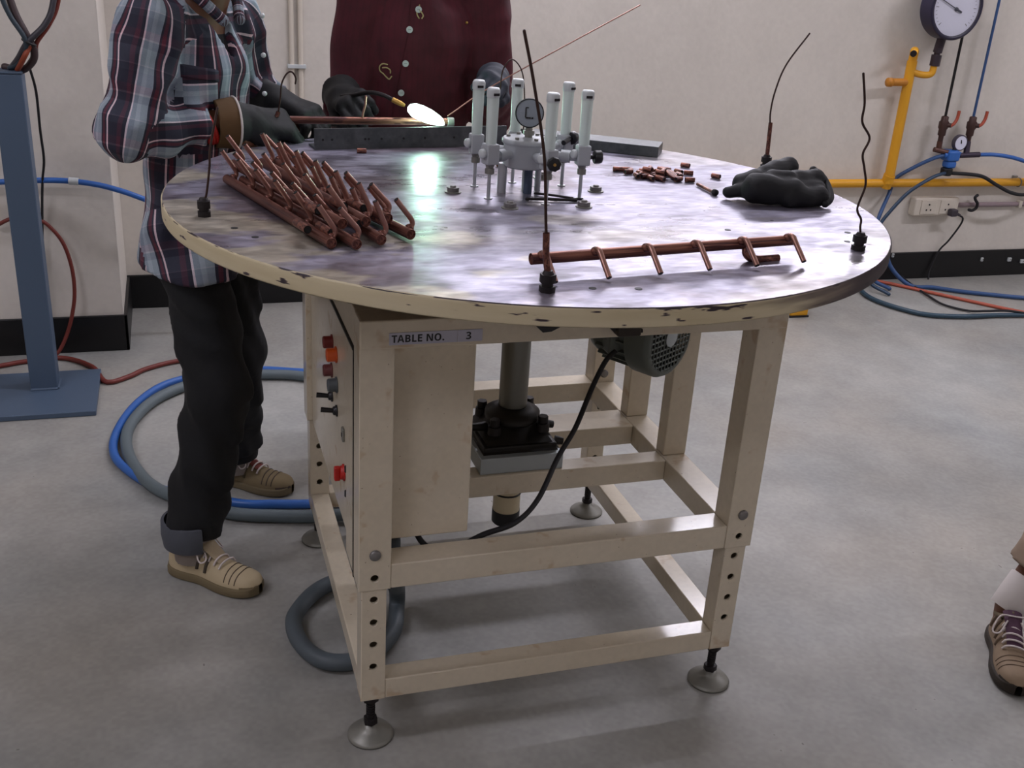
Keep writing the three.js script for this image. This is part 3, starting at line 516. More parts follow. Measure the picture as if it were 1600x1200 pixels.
// cut copper bits
{
  const g = () => lathe([[0.0036, 0.001], [0.0046, 0], [0.0052, 0.0006], [0.0052, 0.0194], [0.0046, 0.02], [0.0036, 0.019], [0.0036, 0.001]], [-0.01, 0, 0], [1, 0, 0], 12);
  const mk = (label) => { const t = thing('copper_bit', label, 'copper tube', [0, 0, 0], 'cut copper bits'); add('tube', g(), mat.copper, t); add('bore', rod([-0.0085, 0, 0], [0.0085, 0, 0], 0.0036, 0.0036, 10), mat.dark, t); return t; };
  const pileLabel = 'short cut copper tube lying in the heap of bits near the dark steel bar';
  const b0 = mk(pileLabel); let first = true;
  for (let i = 0; i < 38; i++) {
    const a = rr(0, 6.283), r = Math.sqrt(rnd()), lay = i > 29 ? 1 : 0, k = lay ? 0.55 : 1, u = r * Math.cos(a) * k, v = r * Math.sin(a) * k;
    const c = first ? b0 : copy(b0, pileLabel); first = false;
    c.position.set(0.283 + 0.046 * u + 0.03 * v, 1.0054 + 0.0098 * lay, -0.03 + 0.052 * u - 0.036 * v); c.rotation.set(0, rr(0, 3.14), 0);
  }
  const lone = [[0.223, -0.081, 0.2, 'lone copper tube bit to the left of the copper heap'], [0.24, -0.078, 0.3, 'copper tube bit at the left tip of the copper heap'], [0.352, -0.054, 1.2, 'copper tube bit just right of the heap, nearest to it'], [0.4, -0.12, 0.8, 'copper tube bit behind the heap, close to the back edge'], [0.369, -0.041, 0.4, 'copper tube bit in the middle of the three right of the heap'], [0.339, 0.027, 0.2, 'copper tube bit in front of the heap on its right'], [0.417, -0.008, 1.0, 'copper tube bit farthest right, near the thin pin']];
  for (const [x, z, w, l] of lone) { const c = copy(b0, l); delete c.userData.group; c.position.set(x, 1.0054, z); c.rotation.y = w; }
  { const c = thing('copper_disc', 'flat brown copper blank at the front of the heap of bits', 'copper disc', [0.309, TOP, 0.0]); const p = [[0, 0.0], [0.0135, 0.0], [0.0145, 0.0015], [0.0145, 0.004], [0.0135, 0.005], [0, 0.005]]; add('blank', lathe(p, [0.309, 1.009, 0.0], [0.34, 1.1, 0.04], 22), mat.copper, c); }
  { const t = thing('copper_pin', 'thin copper pin with a dark head lying left of the black gloves', 'pin', [0.338, TOP, 0.103]); add('shank', rod([0.339, 1.0045, 0.063], [0.337, 1.0045, 0.14], 0.0036, 0.0036, 10), mat.copper, t); add('head', lathe([[0, 0], [0.006, 0], [0.0062, 0.002], [0.0062, 0.009], [0, 0.01]], [0.337, 1.006, 0.138], [0.3365, 1.006, 0.5], 14), mat.iron, t); }
  { const c = copy(b0, 'lone copper bit lying before the upright steel angle'); delete c.userData.group; c.position.set(-0.288, 1.0054, -0.274); c.rotation.y = 0.1; }
  for (const [i, [x, z, w]] of [[0.06, -0.16, 0.5], [-0.02, -0.13, 0.1]].entries()) { const c = copy(b0, ['copper bit lying behind the manifold, right of the gauge', 'copper bit lying behind the manifold under the gauge'][i]); delete c.userData.group; c.position.set(x, 1.0054, z); c.rotation.y = w; }
}
// burnt sticks
{
  const st = (pts, r, label) => single('wire_stub', capTube(pts, r, 20, 6), mat.iron, label, 'wire');
  st([[-0.061, 1.0035, 0.17], [-0.02, 1.0045, 0.178], [0.03, 1.0035, 0.186]], 0.0028, 'long burnt wire stub lying in front of the manifold');
  st([[-0.03, 1.0035, 0.126], [-0.004, 1.004, 0.143], [0.03, 1.0035, 0.168]], 0.0024, 'thin burnt wire stub lying just behind the long one');
  st([[0.02, 1.0035, 0.182], [0.036, 1.0045, 0.178], [0.046, 1.0035, 0.176]], 0.0026, 'shortest burnt wire stub at the foot of the right flow meter');
}
// balled black gloves on the right of the table
{
  const B = (a, b, r0, r1) => bone(a, b, r0, r1);
  const bones = [B([0.385, 1.03, 0.215], [0.45, 1.026, 0.235], 0.029, 0.026), B([0.44, 1.019, 0.245], [0.505, 1.019, 0.24], 0.0195, 0.02), B([0.43, 1.045, 0.17], [0.485, 1.056, 0.15], 0.023, 0.021), B([0.47, 1.038, 0.2], [0.525, 1.04, 0.19], 0.022, 0.021),
    B([0.46, 1.03, 0.225], [0.515, 1.03, 0.22], 0.015, 0.016), B([0.39, 1.025, 0.2], [0.348, 1.014, 0.175], 0.016, 0.0105), B([0.4, 1.035, 0.18], [0.38, 1.028, 0.165], 0.024, 0.02), B([0.42, 1.046, 0.205], [0.455, 1.048, 0.21], 0.017, 0.015), B([0.5, 1.02, 0.15], [0.52, 1.02, 0.17], 0.018, 0.02)];
  const g = meshBones(bones, 0.0042, 0.006, (x, y, z) => 0.0016 * Math.sin(120 * x + 60 * y) * Math.sin(100 * z + 75 * y), (x, y) => 1.001 - y);
  const t = thing('work_gloves', 'pair of black work gloves rolled into a lump on the table', 'gloves', [0.44, TOP, 0.2]);
  add('fabric', triUV(g.toNonIndexed()), mat.gloveBlack, t);
  add('rolled_cuff', capTube([[0.512, 1.009, 0.258], [0.53, 1.016, 0.245], [0.542, 1.03, 0.215], [0.543, 1.044, 0.19], [0.53, 1.056, 0.172]], 0.0075, 30, 8), mat.gloveBlack, t);
}

// ------------------------------------------------------------------ brazing work at the back of the table
{
  const t = thing('steel_angle', 'upright grey steel angle with drilled holes standing before the flame', 'steel bar', [-0.383, TOP, -0.308]);
  t.rotation.y = Math.atan2(0.05, 0.366);
  const s = new THREE.Shape(); s.moveTo(0, 0); s.lineTo(0.45, 0); s.lineTo(0.45, 0.0445); s.lineTo(0, 0.0445); s.closePath();
  const g = new THREE.ExtrudeGeometry(s, { depth: 0.005, bevelEnabled: false, curveSegments: 10 }); g.translate(0, 0, -0.005);
  const m = new THREE.Mesh(merge([triUV(g), (() => { const b = box(0, 0.45, 0, 0.005, -0.05, -0.004, 0.0008); return b; })()]), mat.steel); m.name = 'angle_bar'; m.castShadow = m.receiveShadow = true; t.add(m);
  for (const x of [0.018, 0.038, 0.112, 0.12, 0.149, 0.2, 0.25, 0.32]) { const q = new THREE.CylinderGeometry(0.0026, 0.0026, 0.004, 12); q.rotateX(Math.PI / 2); q.translate(x, 0.021, -0.0016); const h = new THREE.Mesh(q, mat.dark); h.name = 'drilled_hole'; t.add(h); }
}
{
  const t = thing('steel_bar', 'thick dark flat steel bar lying at the back right of the table', 'steel bar', [0.12, TOP, -0.393]);
  t.rotation.y = -Math.atan2(0.104, 0.168); const m = new THREE.Mesh(box(0, 0.31, 0, 0.024, -0.08, 0, 0.0015), mat.steel); m.name = 'bar'; t.add(m); m.castShadow = m.receiveShadow = true;
}
{
  const t = thing('brazed_pipe', 'copper pipe held in the black glove with its end in the flame', 'copper pipe', [-0.26, 1.036, -0.42]);
  add('main_pipe', rod([-0.475, 1.044, -0.423], [-0.05, 1.044, -0.42], 0.0085, 0.0085, 18), mat.copper, t);
  add('stub', capTube([[-0.262, 1.05, -0.42], [-0.2605, 1.06, -0.42], [-0.259, 1.066, -0.42], [-0.2555, 1.08, -0.42], [-0.254, 1.097, -0.42]], 0.0026, 20, 8), mat.copperBright, t);
  add('end_cap', lathe([[0.0085, 0], [0.0105, 0.001], [0.0105, 0.014], [0.009, 0.016], [0, 0.016]], [-0.066, 1.044, -0.42], [1, 1.044, -0.42], 18), mat.bolt, t);
}
single('filler_rod', capTube([[-0.062, 1.056, -0.43], [0.07, 1.1265, -0.48], [0.421, 1.312, -0.5]], 0.0016, 40, 7), mat.copperBright, 'thin straight filler rod held from the flame up to the right', 'rod');
{
  const a = [-0.16, 1.0765, -0.416], b = [-0.07, 1.0395, -0.418];
  const t = thing('torch_flame', 'blinding white brazing flame with a green tint on the copper pipe', 'flame', [-0.118, 1.058, -0.417]);
  const fm = new THREE.MeshStandardMaterial({ color: 0xffffff, emissive: 0xdcfff0, emissiveIntensity: 1.7 });
  add('flame_core', lathe([[0, 0], [0.009, 0.004], [0.0155, 0.016], [0.0175, 0.034], [0.0165, 0.055], [0.012, 0.078], [0.006, 0.093], [0, 0.1]], a, b, 24), fm, t);
  const l = new THREE.PointLight(0xc4ffe0, FLAME_POWER, 0, 2); l.castShadow = true; l.position.set(-0.002, 0.012, 0.03); t.add(l);
}
{
  const t = thing('blow_torch', 'thin dark torch tube ending at the white flame', 'torch', [-0.22, 1.09, -0.47]);
  add('tip', lathe([[0.006, 0], [0.006, 0.02], [0.004, 0.03], [0.0025, 0.032]], [-0.19, 1.089, -0.437], [-0.16, 1.0765, -0.416], 12), mat.brass, t);
  add('neck', tube([[-0.188, 1.088, -0.436], [-0.21, 1.097, -0.452], [-0.235, 1.098, -0.48], [-0.262, 1.085, -0.53], [-0.285, 1.075, -0.575]], 0.005, 30, 8), mat.iron, t);
}

// ------------------------------------------------------------------ blue-grey post on a floor plate, with its bundle of cables
{
  const t = thing('steel_post', 'square blue-grey steel post on a floor plate at the left', 'post', [-1.112, 0, -1.46]);
  add('floor_plate', box(-1.3, -0.949, 0, 0.018, -1.58, -1.23, 0.003), mat.post, t);
  add('upright', box(-1.153, -1.072, 0.018, 1.0, -1.5, -1.42, 0.004), mat.post, t);
  add('cap', box(-1.155, -1.07, 1.0, 1.008, -1.502, -1.418, 0.003), mat.post, t);
  const weld = []; for (const [a, b] of [[[-1.153, 0.02, -1.42], [-1.072, 0.02, -1.42]], [[-1.072, 0.02, -1.42], [-1.072, 0.02, -1.5]]]) weld.push(rod(a, b, 0.005, 0.005, 8));
  add('weld_seam', merge(weld), mat.post, t);
}
{
  const C = (name, pts, r, m, label) => single(name, capTube(pts, r, 80, 8), m, label, 'cable');
  C('cable', [[-1.1, 1.34, -1.46], [-1.085, 1.23, -1.43], [-1.07, 1.165, -1.42], [-1.045, 1.105, -1.415], [-1.032, 1.07, -1.42], [-1.04, 1.035, -1.43], [-1.075, 1.008, -1.45], [-1.12, 1.014, -1.47]], 0.0105, M(0x3a2a2c, 0.5), 'thick dark cable that curves down from the left onto the post');
  C('cable', [[-1.11, 1.34, -1.44], [-1.1, 1.22, -1.41], [-1.082, 1.16, -1.405], [-1.05, 1.1, -1.4], [-1.058, 1.06, -1.41], [-1.085, 1.025, -1.43], [-1.105, 1.014, -1.45]], 0.007, M(0x2c3a44, 0.5), 'dark grey-green cable beside the thick one, left of the crossing');
  C('cable', [[-0.945, 1.34, -1.44], [-0.968, 1.2, -1.42], [-0.995, 1.14, -1.41], [-1.045, 1.09, -1.405], [-1.075, 1.045, -1.42], [-1.1, 1.015, -1.45]], 0.0085, M(0x35333a, 0.5), 'dark cable that curves down from the right onto the post');
  C('cable', [[-0.93, 1.34, -1.455], [-0.957, 1.2, -1.44], [-0.985, 1.14, -1.425], [-1.022, 1.09, -1.42], [-1.03, 1.06, -1.43], [-1.05, 1.03, -1.44], [-1.065, 1.014, -1.46]], 0.0065, M(0x6a2418, 0.5), 'dark red cable alongside the right-hand cable above the post');
  C('cable', [[-1.042, 1.078, -1.41], [-1.055, 1.055, -1.4], [-1.07, 1.03, -1.41], [-1.082, 1.012, -1.43]], 0.0075, M(0x8a3a1c, 0.5), 'short rust-red cable loop just above the post top');
  single('cable_tie', ring(0.0175, 0.004, [-1.042, 1.09, -1.413], [0.5, 1, 0], 20), mat.dark, 'black tie that binds the cables above the post', 'cable tie');
  C('cable', [[-1.06, 1.02, -1.49], [-1.062, 0.99, -1.56], [-1.06, 0.92, -1.62], [-1.065, 0.8, -1.66], [-1.068, 0.7, -1.7], [-1.085, 0.62, -1.75], [-1.1, 0.5, -1.77], [-1.11, 0.38, -1.775], [-1.115, 0.2, -1.774], [-1.115, 0.012, -1.774]], 0.004, mat.rubber, 'thin black cable hanging down behind the post');
  C('cable', [[-1.24, 0.47, -1.775], [-1.19, 0.492, -1.77], [-1.114, 0.487, -1.77], [-1.075, 0.455, -1.77], [-1.043, 0.4, -1.77], [-1.026, 0.32, -1.77], [-1.024, 0.24, -1.765], [-1.035, 0.17, -1.76], [-1.06, 0.09, -1.75], [-1.1, 0.02, -1.735], [-1.16, 0.009, -1.72]], 0.0065, mat.redCable, 'dark red cable arching behind the post down to the floor');
  C('cable', [[-1.7, 0.009, -1.6], [-1.4, 0.009, -1.64], [-1.274, 0.009, -1.676], [-1.198, 0.009, -1.705], [-1.08, 0.009, -1.72], [-0.98, 0.009, -1.62], [-0.93, 0.009, -1.48], [-0.86, 0.009, -1.515], [-0.8, 0.009, -1.58], [-0.689, 0.009, -1.636], [-0.56, 0.009, -1.62]], 0.0085, mat.redCable, 'red-brown cable on the floor running past the post plate');
}
{ const t = thing('air_hose', 'blue air hose strung along the pier with a white joint', 'hose', [-1.1, 0.6, -1.76]);
  add('hose', capTube([[-1.9, 0.6, -1.76], [-1.5, 0.612, -1.76], [-1.216, 0.616, -1.76], [-1.08, 0.622, -1.755], [-0.993, 0.619, -1.75], [-0.92, 0.61, -1.74], [-0.864, 0.597, -1.73], [-0.801, 0.576, -1.72], [-0.72, 0.53, -1.74], [-0.62, 0.42, -1.8], [-0.55, 0.25, -1.85], [-0.52, 0.08, -1.85], [-0.5, 0.011, -1.8]], 0.0095, 120), mat.blue, t);
  add('white_joint', rod([-1.005, 0.6205, -1.7505], [-0.975, 0.6185, -1.748], 0.0125, 0.0125, 14), mat.white, t); }

// ------------------------------------------------------------------ hoses and conduit on the floor at the left
single('air_hose', capTube([[-0.2, 0.02, -0.5], [-0.371, 0.013, -0.53], [-0.47, 0.013, -0.548], [-0.552, 0.013, -0.565], [-0.66, 0.013, -0.63], [-0.762, 0.013, -0.69], [-0.847, 0.013, -0.816], [-0.887, 0.013, -0.93], [-0.884, 0.013, -1.07], [-0.84, 0.013, -1.25], [-0.76, 0.013, -1.4], [-0.66, 0.013, -1.47], [-0.55, 0.013, -1.51], [-0.42, 0.013, -1.5], [-0.274, 0.013, -1.455], [-0.1, 0.013, -1.42], [0.2, 0.013, -1.5]], 0.0125, 160, 10), mat.blue, 'blue air hose looping on the floor round the man in jeans', 'hose');
single('grey_hose', capTube([[-0.2, 0.03, -0.42], [-0.378, 0.018, -0.455], [-0.47, 0.018, -0.475], [-0.58, 0.018, -0.51], [-0.69, 0.018, -0.595], [-0.78, 0.018, -0.7], [-0.835, 0.018, -0.85], [-0.855, 0.018, -1.0], [-0.84, 0.018, -1.13], [-0.79, 0.018, -1.26], [-0.72, 0.018, -1.35], [-0.62, 0.018, -1.42], [-0.5, 0.018, -1.45], [-0.35, 0.018, -1.43], [-0.2, 0.018, -1.38], [0.1, 0.018, -1.4]], 0.017, 160, 10), mat.hoseGrey, 'thick grey hose lying along the blue hose on the floor', 'hose');
single('conduit', capTube([[-0.325, 0.39, 0.285], [-0.32, 0.32, 0.27], [-0.29, 0.2, 0.16], [-0.255, 0.09, 0.02], [-0.25, 0.03, 0.0], [-0.275, 0.02, 0.08], [-0.33, 0.02, 0.145], [-0.386, 0.02, 0.165], [-0.44, 0.02, 0.145], [-0.475, 0.02, 0.08], [-0.482, 0.021, 0.0], [-0.455, 0.022, -0.06], [-0.41, 0.024, -0.11], [-0.34, 0.028, -0.145], [-0.26, 0.05, -0.17]], 0.0185, 150, 12), mat.conduit, 'dark grey flexible conduit coiled on the floor under the cabinet', 'conduit');

// ------------------------------------------------------------------ things on the back wall at the right
{
  const t = thing('gas_pipe', 'yellow painted gas pipe with a riser along the back wall', 'pipe', [2.53, 0.47, -2.22]);
  add('horizontal_pipe', rod([1.2, 0.488, -2.222], [5.5, 0.488, -2.222], 0.0195, 0.0195, 20), mat.yellow, t);
  const ri = add('riser', merge([rod([2.53, 0.49, -2.205], [2.53, 1.045, -2.205], 0.0225, 0.0225, 18), rod([2.53, 0.47, -2.222], [2.53, 0.53, -2.205], 0.027, 0.027, 18)]), mat.yellow, t);
  add('top_elbow', capTube([[2.53, 1.045, -2.205], [2.528, 1.075, -2.2], [2.512, 1.09, -2.18], [2.49, 1.086, -2.15]], 0.019, 24, 12), mat.yellow, ri);
  add('elbow_mouth', rod([2.492, 1.086, -2.152], [2.474, 1.082, -2.135], 0.014, 0.014, 12), mat.iron, ri);
  add('side_branch', merge([rod([2.53, 0.952, -2.205], [2.42, 0.952, -2.19], 0.017, 0.017, 16), lathe([[0, 0], [0.02, 0], [0.02, 0.02], [0, 0.02]], [2.43, 0.952, -2.19], [2.3, 0.952, -2.18], 16)]), M(0xb9781f, 0.5), ri);
  add('gauge_branch', capTube([[2.53, 1.0, -2.2], [2.57, 0.99, -2.185], [2.605, 0.99, -2.175], [2.622, 1.0, -2.172], [2.625, 1.03, -2.172]], 0.015, 24, 12), mat.yellow, ri);
  for (const x of [1.6, 3.3, 4.6]) add('pipe_clamp', merge([ring(0.021, 0.003, [x, 0.488, -2.222], [1, 0, 0], 20), box(x - 0.012, x + 0.012, 0.462, 0.515, -2.26, -2.245, 0.001)]), mat.zinc, t);
}
{
  const c = [2.632, 1.282], t = thing('wall_gauge', 'large round white pressure gauge with thick dark rim on the back wall', 'gauge', [c[0], 1.03, -2.17]);
  add('case', lathe([[0, 0], [0.115, 0], [0.132, 0.01], [0.136, 0.02], [0.136, 0.085], [0.131, 0.092], [0.12, 0.092], [0.118, 0.082], [0, 0.082]], [c[0], c[1], -2.195], [c[0], c[1], 2], 56), M(0x231f38, 0.4), t);
  const d = add('dial', lathe([[0, 0], [0.1185, 0], [0.1185, 0.002], [0, 0.002]], [c[0], c[1], -2.1145], [c[0], c[1], 2], 48), mat.dial, t);
  const ticks = []; for (let i = 0; i <= 30; i++) { const a = (225 - 9 * i) * Math.PI / 180, l = i % 5 ? 0.007 : 0.014; const g = new THREE.BoxGeometry(l, i % 5 ? 0.0014 : 0.0024, 0.0006); g.translate(0.105 - l / 2, 0, 0); g.rotateZ(a); g.translate(c[0], c[1], -2.112); ticks.push(g); }
  add('scale_marks', merge(ticks), mat.dark, d);
  const nd = new THREE.Group(); const n1 = new THREE.BoxGeometry(0.1, 0.004, 0.001); n1.translate(-0.05, 0, 0); const n2 = new THREE.BoxGeometry(0.035, 0.009, 0.001); n2.translate(0.014, 0, 0); const nn = merge([n1, n2]); nn.rotateZ(-0.42); nn.translate(c[0], c[1] - 0.006, -2.107); add('needle', nn, M(0x1d2a44, 0.4), d);
  add('needle_hub', lathe([[0, 0], [0.009, 0], [0.008, 0.006], [0, 0.007]], [c[0], c[1] - 0.006, -2.112], [c[0], c[1] - 0.006, 1], 14), M(0x1d2a44, 0.4), d);
  add('glass_cover', lathe([[0, 0], [0.118, 0], [0.118, 0.001], [0, 0.001]], [c[0], c[1], -2.1035], [c[0], c[1], 2], 40), mat.glass, t);
  add('stem', merge([rod([2.628, 1.088, -2.172], [2.631, 1.155, -2.165], 0.02, 0.02, 14).toNonIndexed(), hexPrism([2.627, 1.03, -2.172], [2.628, 1.078, -2.172], 0.0225), rod([2.628, 1.07, -2.172], [2.628, 1.09, -2.172], 0.014, 0.014, 12).toNonIndexed()]), M(0x3a3038, 0.45, 0.3), t);
}
function dropValve(label, x, z, m, yb) {
  const t = thing('drop_valve', label, 'valve', [x, yb, z]);
  add('drop_pipe', rod([x, 0.8, z], [x - 0.005, 2.6, z], 0.0065, 0.0065, 10), m, t);
  add('valve_body', lathe([[0, 0], [0.012, 0], [0.012, 0.03], [0.018, 0.034], [0.018, 0.06], [0.023, 0.068], [0.023, 0.095], [0.017, 0.1], [0.017, 0.118], [0.009, 0.122], [0, 0.122]], [x, 0.685, z], [x, 2, z], 12), M(0x4a3430, 0.45, 0.4), t);
  const h = add('lever_hub', rod([x, 0.765, z], [x + 0.02, 0.768, z + 0.03], 0.012, 0.01, 10), M(0x4a3430, 0.45, 0.4), t);
  add('lever', tube([[x + 0.016, 0.765, z + 0.026], [x + 0.03, 0.775, z + 0.03], [x + 0.043, 0.8, z + 0.03], [x + 0.046, 0.835, z + 0.03]], 0.0075, 16, 8), M(0xa84a34, 0.45), h, 'red valve lever');
  return t;
}
{
  const v1 = dropValve('left drop pipe with a brown valve and red lever on the wall', 2.764, -2.195, mat.black, 0.62);
  add('bottom_elbow', merge([rod([2.764, 0.69, -2.195], [2.764, 0.655, -2.195], 0.013, 0.013, 12), rod([2.74, 0.652, -2.195], [2.81, 0.64, -2.18], 0.012, 0.012, 12)]), M(0x5a3c34, 0.45, 0.4), v1);
  const v2 = dropValve('right drop pipe with a brown valve and red lever on the wall', 2.922, -2.195, mat.blueDull, 0.62);
  add('bottom_tee', merge([rod([2.922, 0.69, -2.195], [2.915, 0.63, -2.18], 0.014, 0.014, 12), rod([2.87, 0.628, -2.175], [2.985, 0.632, -2.175], 0.013, 0.013, 12)]), M(0x3a3040, 0.45, 0.4), v2);
  const t = thing('air_regulator', 'blue air regulator with a small round gauge below the two valves', 'regulator', [2.835, 0.53, -2.19]);
  const b = add('body', merge([box(2.802, 2.868, 0.6, 0.652, -2.225, -2.155, 0.012), rod([2.79, 0.628, -2.18], [2.88, 0.63, -2.178], 0.014, 0.014, 12), box(2.81, 2.86, 0.568, 0.602, -2.21, -2.16, 0.01)]), M(0x2f66b4, 0.4), t);
  add('bowl', lathe([[0, 0], [0.022, 0], [0.028, 0.008], [0.028, 0.032], [0.022, 0.036], [0, 0.036]], [2.828, 0.532, -2.185], [2.83, 2, -2.185], 18), mat.black, t);
  const g = add('small_gauge', lathe([[0, 0], [0.034, 0], [0.037, 0.004], [0.037, 0.024], [0.033, 0.026], [0.032, 0.022], [0, 0.022]], [2.868, 0.686, -2.2], [2.868, 0.69, 2], 28), M(0x4a4450, 0.45), t, 'small dark rimmed gauge');
  add('gauge_face', lathe([[0, 0], [0.032, 0], [0.032, 0.0015], [0, 0.0015]], [2.868, 0.686, -2.177], [2.868, 0.69, 2], 24), mat.dial, g);
  add('gauge_needle', rod([2.866, 0.7, -2.174], [2.869, 0.684, -2.174], 0.002, 0.003, 6), mat.dark, g);
  add('gauge_stem', rod([2.845, 0.65, -2.185], [2.855, 0.672, -2.19], 0.01, 0.01, 10), mat.iron, t);
}
{
  const H = (pts, r, m, label, n = 'hose', k = 'hose') => single(n, capTube(pts, r, 110, 8), m, label, k);
  H([[2.985, 0.632, -2.175], [3.06, 0.636, -2.15], [3.17, 0.622, -2.14], [3.285, 0.588, -2.14], [3.5, 0.5, -2.14], [3.9, 0.36, -2.15]], 0.0095, mat.blue, 'blue hose leaving the regulator to the right');
  H([[2.8, 0.628, -2.18], [2.74, 0.61, -2.19], [2.655, 0.556, -2.22], [2.6, 0.5, -2.2505], [2.565, 0.43, -2.23], [2.49, 0.34, -2.17], [2.47, 0.2, -2.17], [2.5, 0.05, -2.15], [2.56, 0.0115, -2.08]], 0.0095, mat.blueDull, 'blue hose drooping from the regulator to the left');
  H([[2.808, 0.545, -2.17], [2.74, 0.535, -2.15], [2.66, 0.5, -2.14], [2.6, 0.45, -2.15], [2.535, 0.37, -2.155], [2.49, 0.3, -2.155], [2.46, 0.18, -2.155], [2.45, 0.05, -2.1], [2.5, 0.0115, -2.0]], 0.0085, M(0x2a4058, 0.45), 'dark hose drooping from the bowl of the regulator to the left');
  H([[2.85, 0.545, -2.17], [2.92, 0.548, -2.13], [2.99, 0.538, -2.12], [3.08, 0.498, -2.12], [3.17, 0.462, -2.12], [3.25, 0.45, -2.12], [3.34, 0.462, -2.12], [3.5, 0.52, -2.13], [3.8, 0.6, -2.15]], 0.0085, mat.rubber, 'black hose sagging to the right in front of the yellow pipe');
  H([[2.6, 0.2, -2.22], [2.63, 0.09, -2.2], [2.7, 0.012, -2.12], [2.8, 0.012, -2.07], [2.9, 0.012, -1.997], [3.03, 0.012, -1.93], [3.165, 0.012, -1.868], [3.4, 0.012, -1.8], [3.9, 0.012, -1.75]], 0.0105, mat.blueDull, 'blue hose on the floor along the black skirting');
  H([[2.45, 0.009, -2.22], [2.581, 0.009, -2.2], [2.732, 0.009, -2.017], [2.87, 0.009, -1.84], [3.001, 0.009, -1.682], [3.2, 0.009, -1.5], [3.6, 0.009, -1.3]], 0.008, M(0xb0543e, 0.5), 'orange-red cable on the floor beyond the table', 'cable', 'cable');
  H([[2.52, 0.013, -2.2], [2.434, 0.013, -2.131], [2.38, 0.013, -2.03], [2.374, 0.013, -1.916], [2.42, 0.013, -1.79], [2.493, 0.013, -1.704], [2.65, 0.013, -1.66], [2.85, 0.013, -1.652], [3.1, 0.013, -1.6], [3.5, 0.013, -1.4]], 0.011, M(0x2b4454, 0.45), 'dark blue-green hose curving on the floor beyond the table');
  H([[2.74, 0.02, -2.235], [2.735, 0.009, -2.169], [2.69, 0.009, -1.95], [2.68, 0.009, -1.83], [2.74, 0.009, -1.74], [2.8, 0.022, -1.69], [2.88, 0.03, -1.66], [2.98, 0.022, -1.63]], 0.0055, mat.rubber, 'thin dark cable between the orange cable and the skirting', 'cable', 'cable');
}
{
  const t = thing('wall_socket', 'cream twin wall socket box with one plug below the yellow pipe', 'socket', [2.84, 0.327, -2.26]);
  add('back_box', box(2.715, 2.97, 0.327, 0.415, -2.26, -2.215, 0.008), mat.pvc, t);
  for (const x of [2.795, 2.905]) { const f = add('socket_plate', box(x - 0.045, x + 0.045, 0.337, 0.405, -2.217, -2.211, 0.003), mat.pvc, t); for (const [a, b] of [[-0.012, 0.358], [0.012, 0.358], [0, 0.384]]) add('pin_hole', rod([x + a, b, -2.212], [x + a, b, -2.2105], 0.0045, 0.0045, 10), mat.dark, f); }
  const p = thing('mains_plug', 'dark plug with its lead hanging from the wall socket', 'plug', [2.93, 0.33, -2.19]);
  add('plug_body', merge([box(2.905, 2.945, 0.33, 0.366, -2.2105, -2.175, 0.008), rod([2.94, 0.345, -2.19], [2.965, 0.335, -2.185], 0.009, 0.006, 10)]), M(0x3b343c, 0.5), p);
  add('lead', capTube([[2.96, 0.336, -2.186], [2.985, 0.32, -2.185], [2.985, 0.28, -2.195], [2.955, 0.2, -2.215], [2.93, 0.145, -2.235], [2.9, 0.05, -2.236], [2.89, 0.006, -2.22]], 0.0045, 50), mat.rubber, p);
  const c = thing('cable_conduit', 'thin grey conduit running right from the wall socket', 'conduit', [3.5, 0.355, -2.25]);
  add('tube', rod([2.97, 0.372, -2.247], [5.5, 0.372, -2.247], 0.0115, 0.0115, 14), M(0x8d7c80, 0.5), c);
  add('saddle', box(3.35, 3.37, 0.355, 0.39, -2.26, -2.233, 0.002), mat.pvc, c);
  single('cable_hook', capTube([[3.045, 0.352, -2.225], [3.06, 0.35, -2.22], [3.078, 0.362, -2.218], [3.08, 0.385, -2.218], [3.068, 0.4, -2.22], [3.062, 0.415, -2.222], [3.075, 0.424, -2.225]], 0.0075, 30, 8), mat.rubber, 'black cable hook round the thin conduit right of the socket', 'hook');
}
{ const t = thing('wall_conduit', 'slim cream conduit with a saddle clip on the back wall', 'conduit', [-0.2, 0.62, -2.25]);
  for (const x of [-0.218, -0.185]) add('tube', rod([x, 0.14, -2.249], [x, CEIL, -2.249], 0.0095, 0.0095, 12), mat.pvc, t);
  add('saddle', box(-0.236, -0.166, 0.94, 0.954, -2.26, -2.232, 0.002), mat.white, t); }
for (const [x, y, w, l] of [[3.211, 0.092, 0.014, 'round white clip on the black skirting, leftmost of the row'], [3.383, 0.087, 0.022, 'white clip on the black skirting in the middle of the row'], [3.47, 0.075, 0.03, 'white clip at the far right on the black skirting'], [2.67, 0.128, 0.012, 'tiny white clip at the top of the skirting by the table edge']]) {
  const t = thing('cable_clip', l, 'clip', [x, y - 0.012, -2.248]); add('clip_body', box(x - w / 2, x + w / 2, y - 0.012, y + 0.008, -2.248, -2.238, 0.003), mat.white, t); add('clip_nail', rod([x, y, -2.238], [x, y, -2.235], 0.002, 0.003, 8), mat.zinc, t); }
{ const t = thing('yellow_stand', 'short yellow square post on the floor behind the table', 'post', [1.885, 0, -1.83]);
  add('upright', box(1.842, 1.93, 0.006, 0.3, -1.87, -1.785, 0.006), mat.yellow, t); add('foot_plate', box(1.838, 1.934, 0, 0.008, -1.874, -1.781, 0.002), mat.iron, t); }

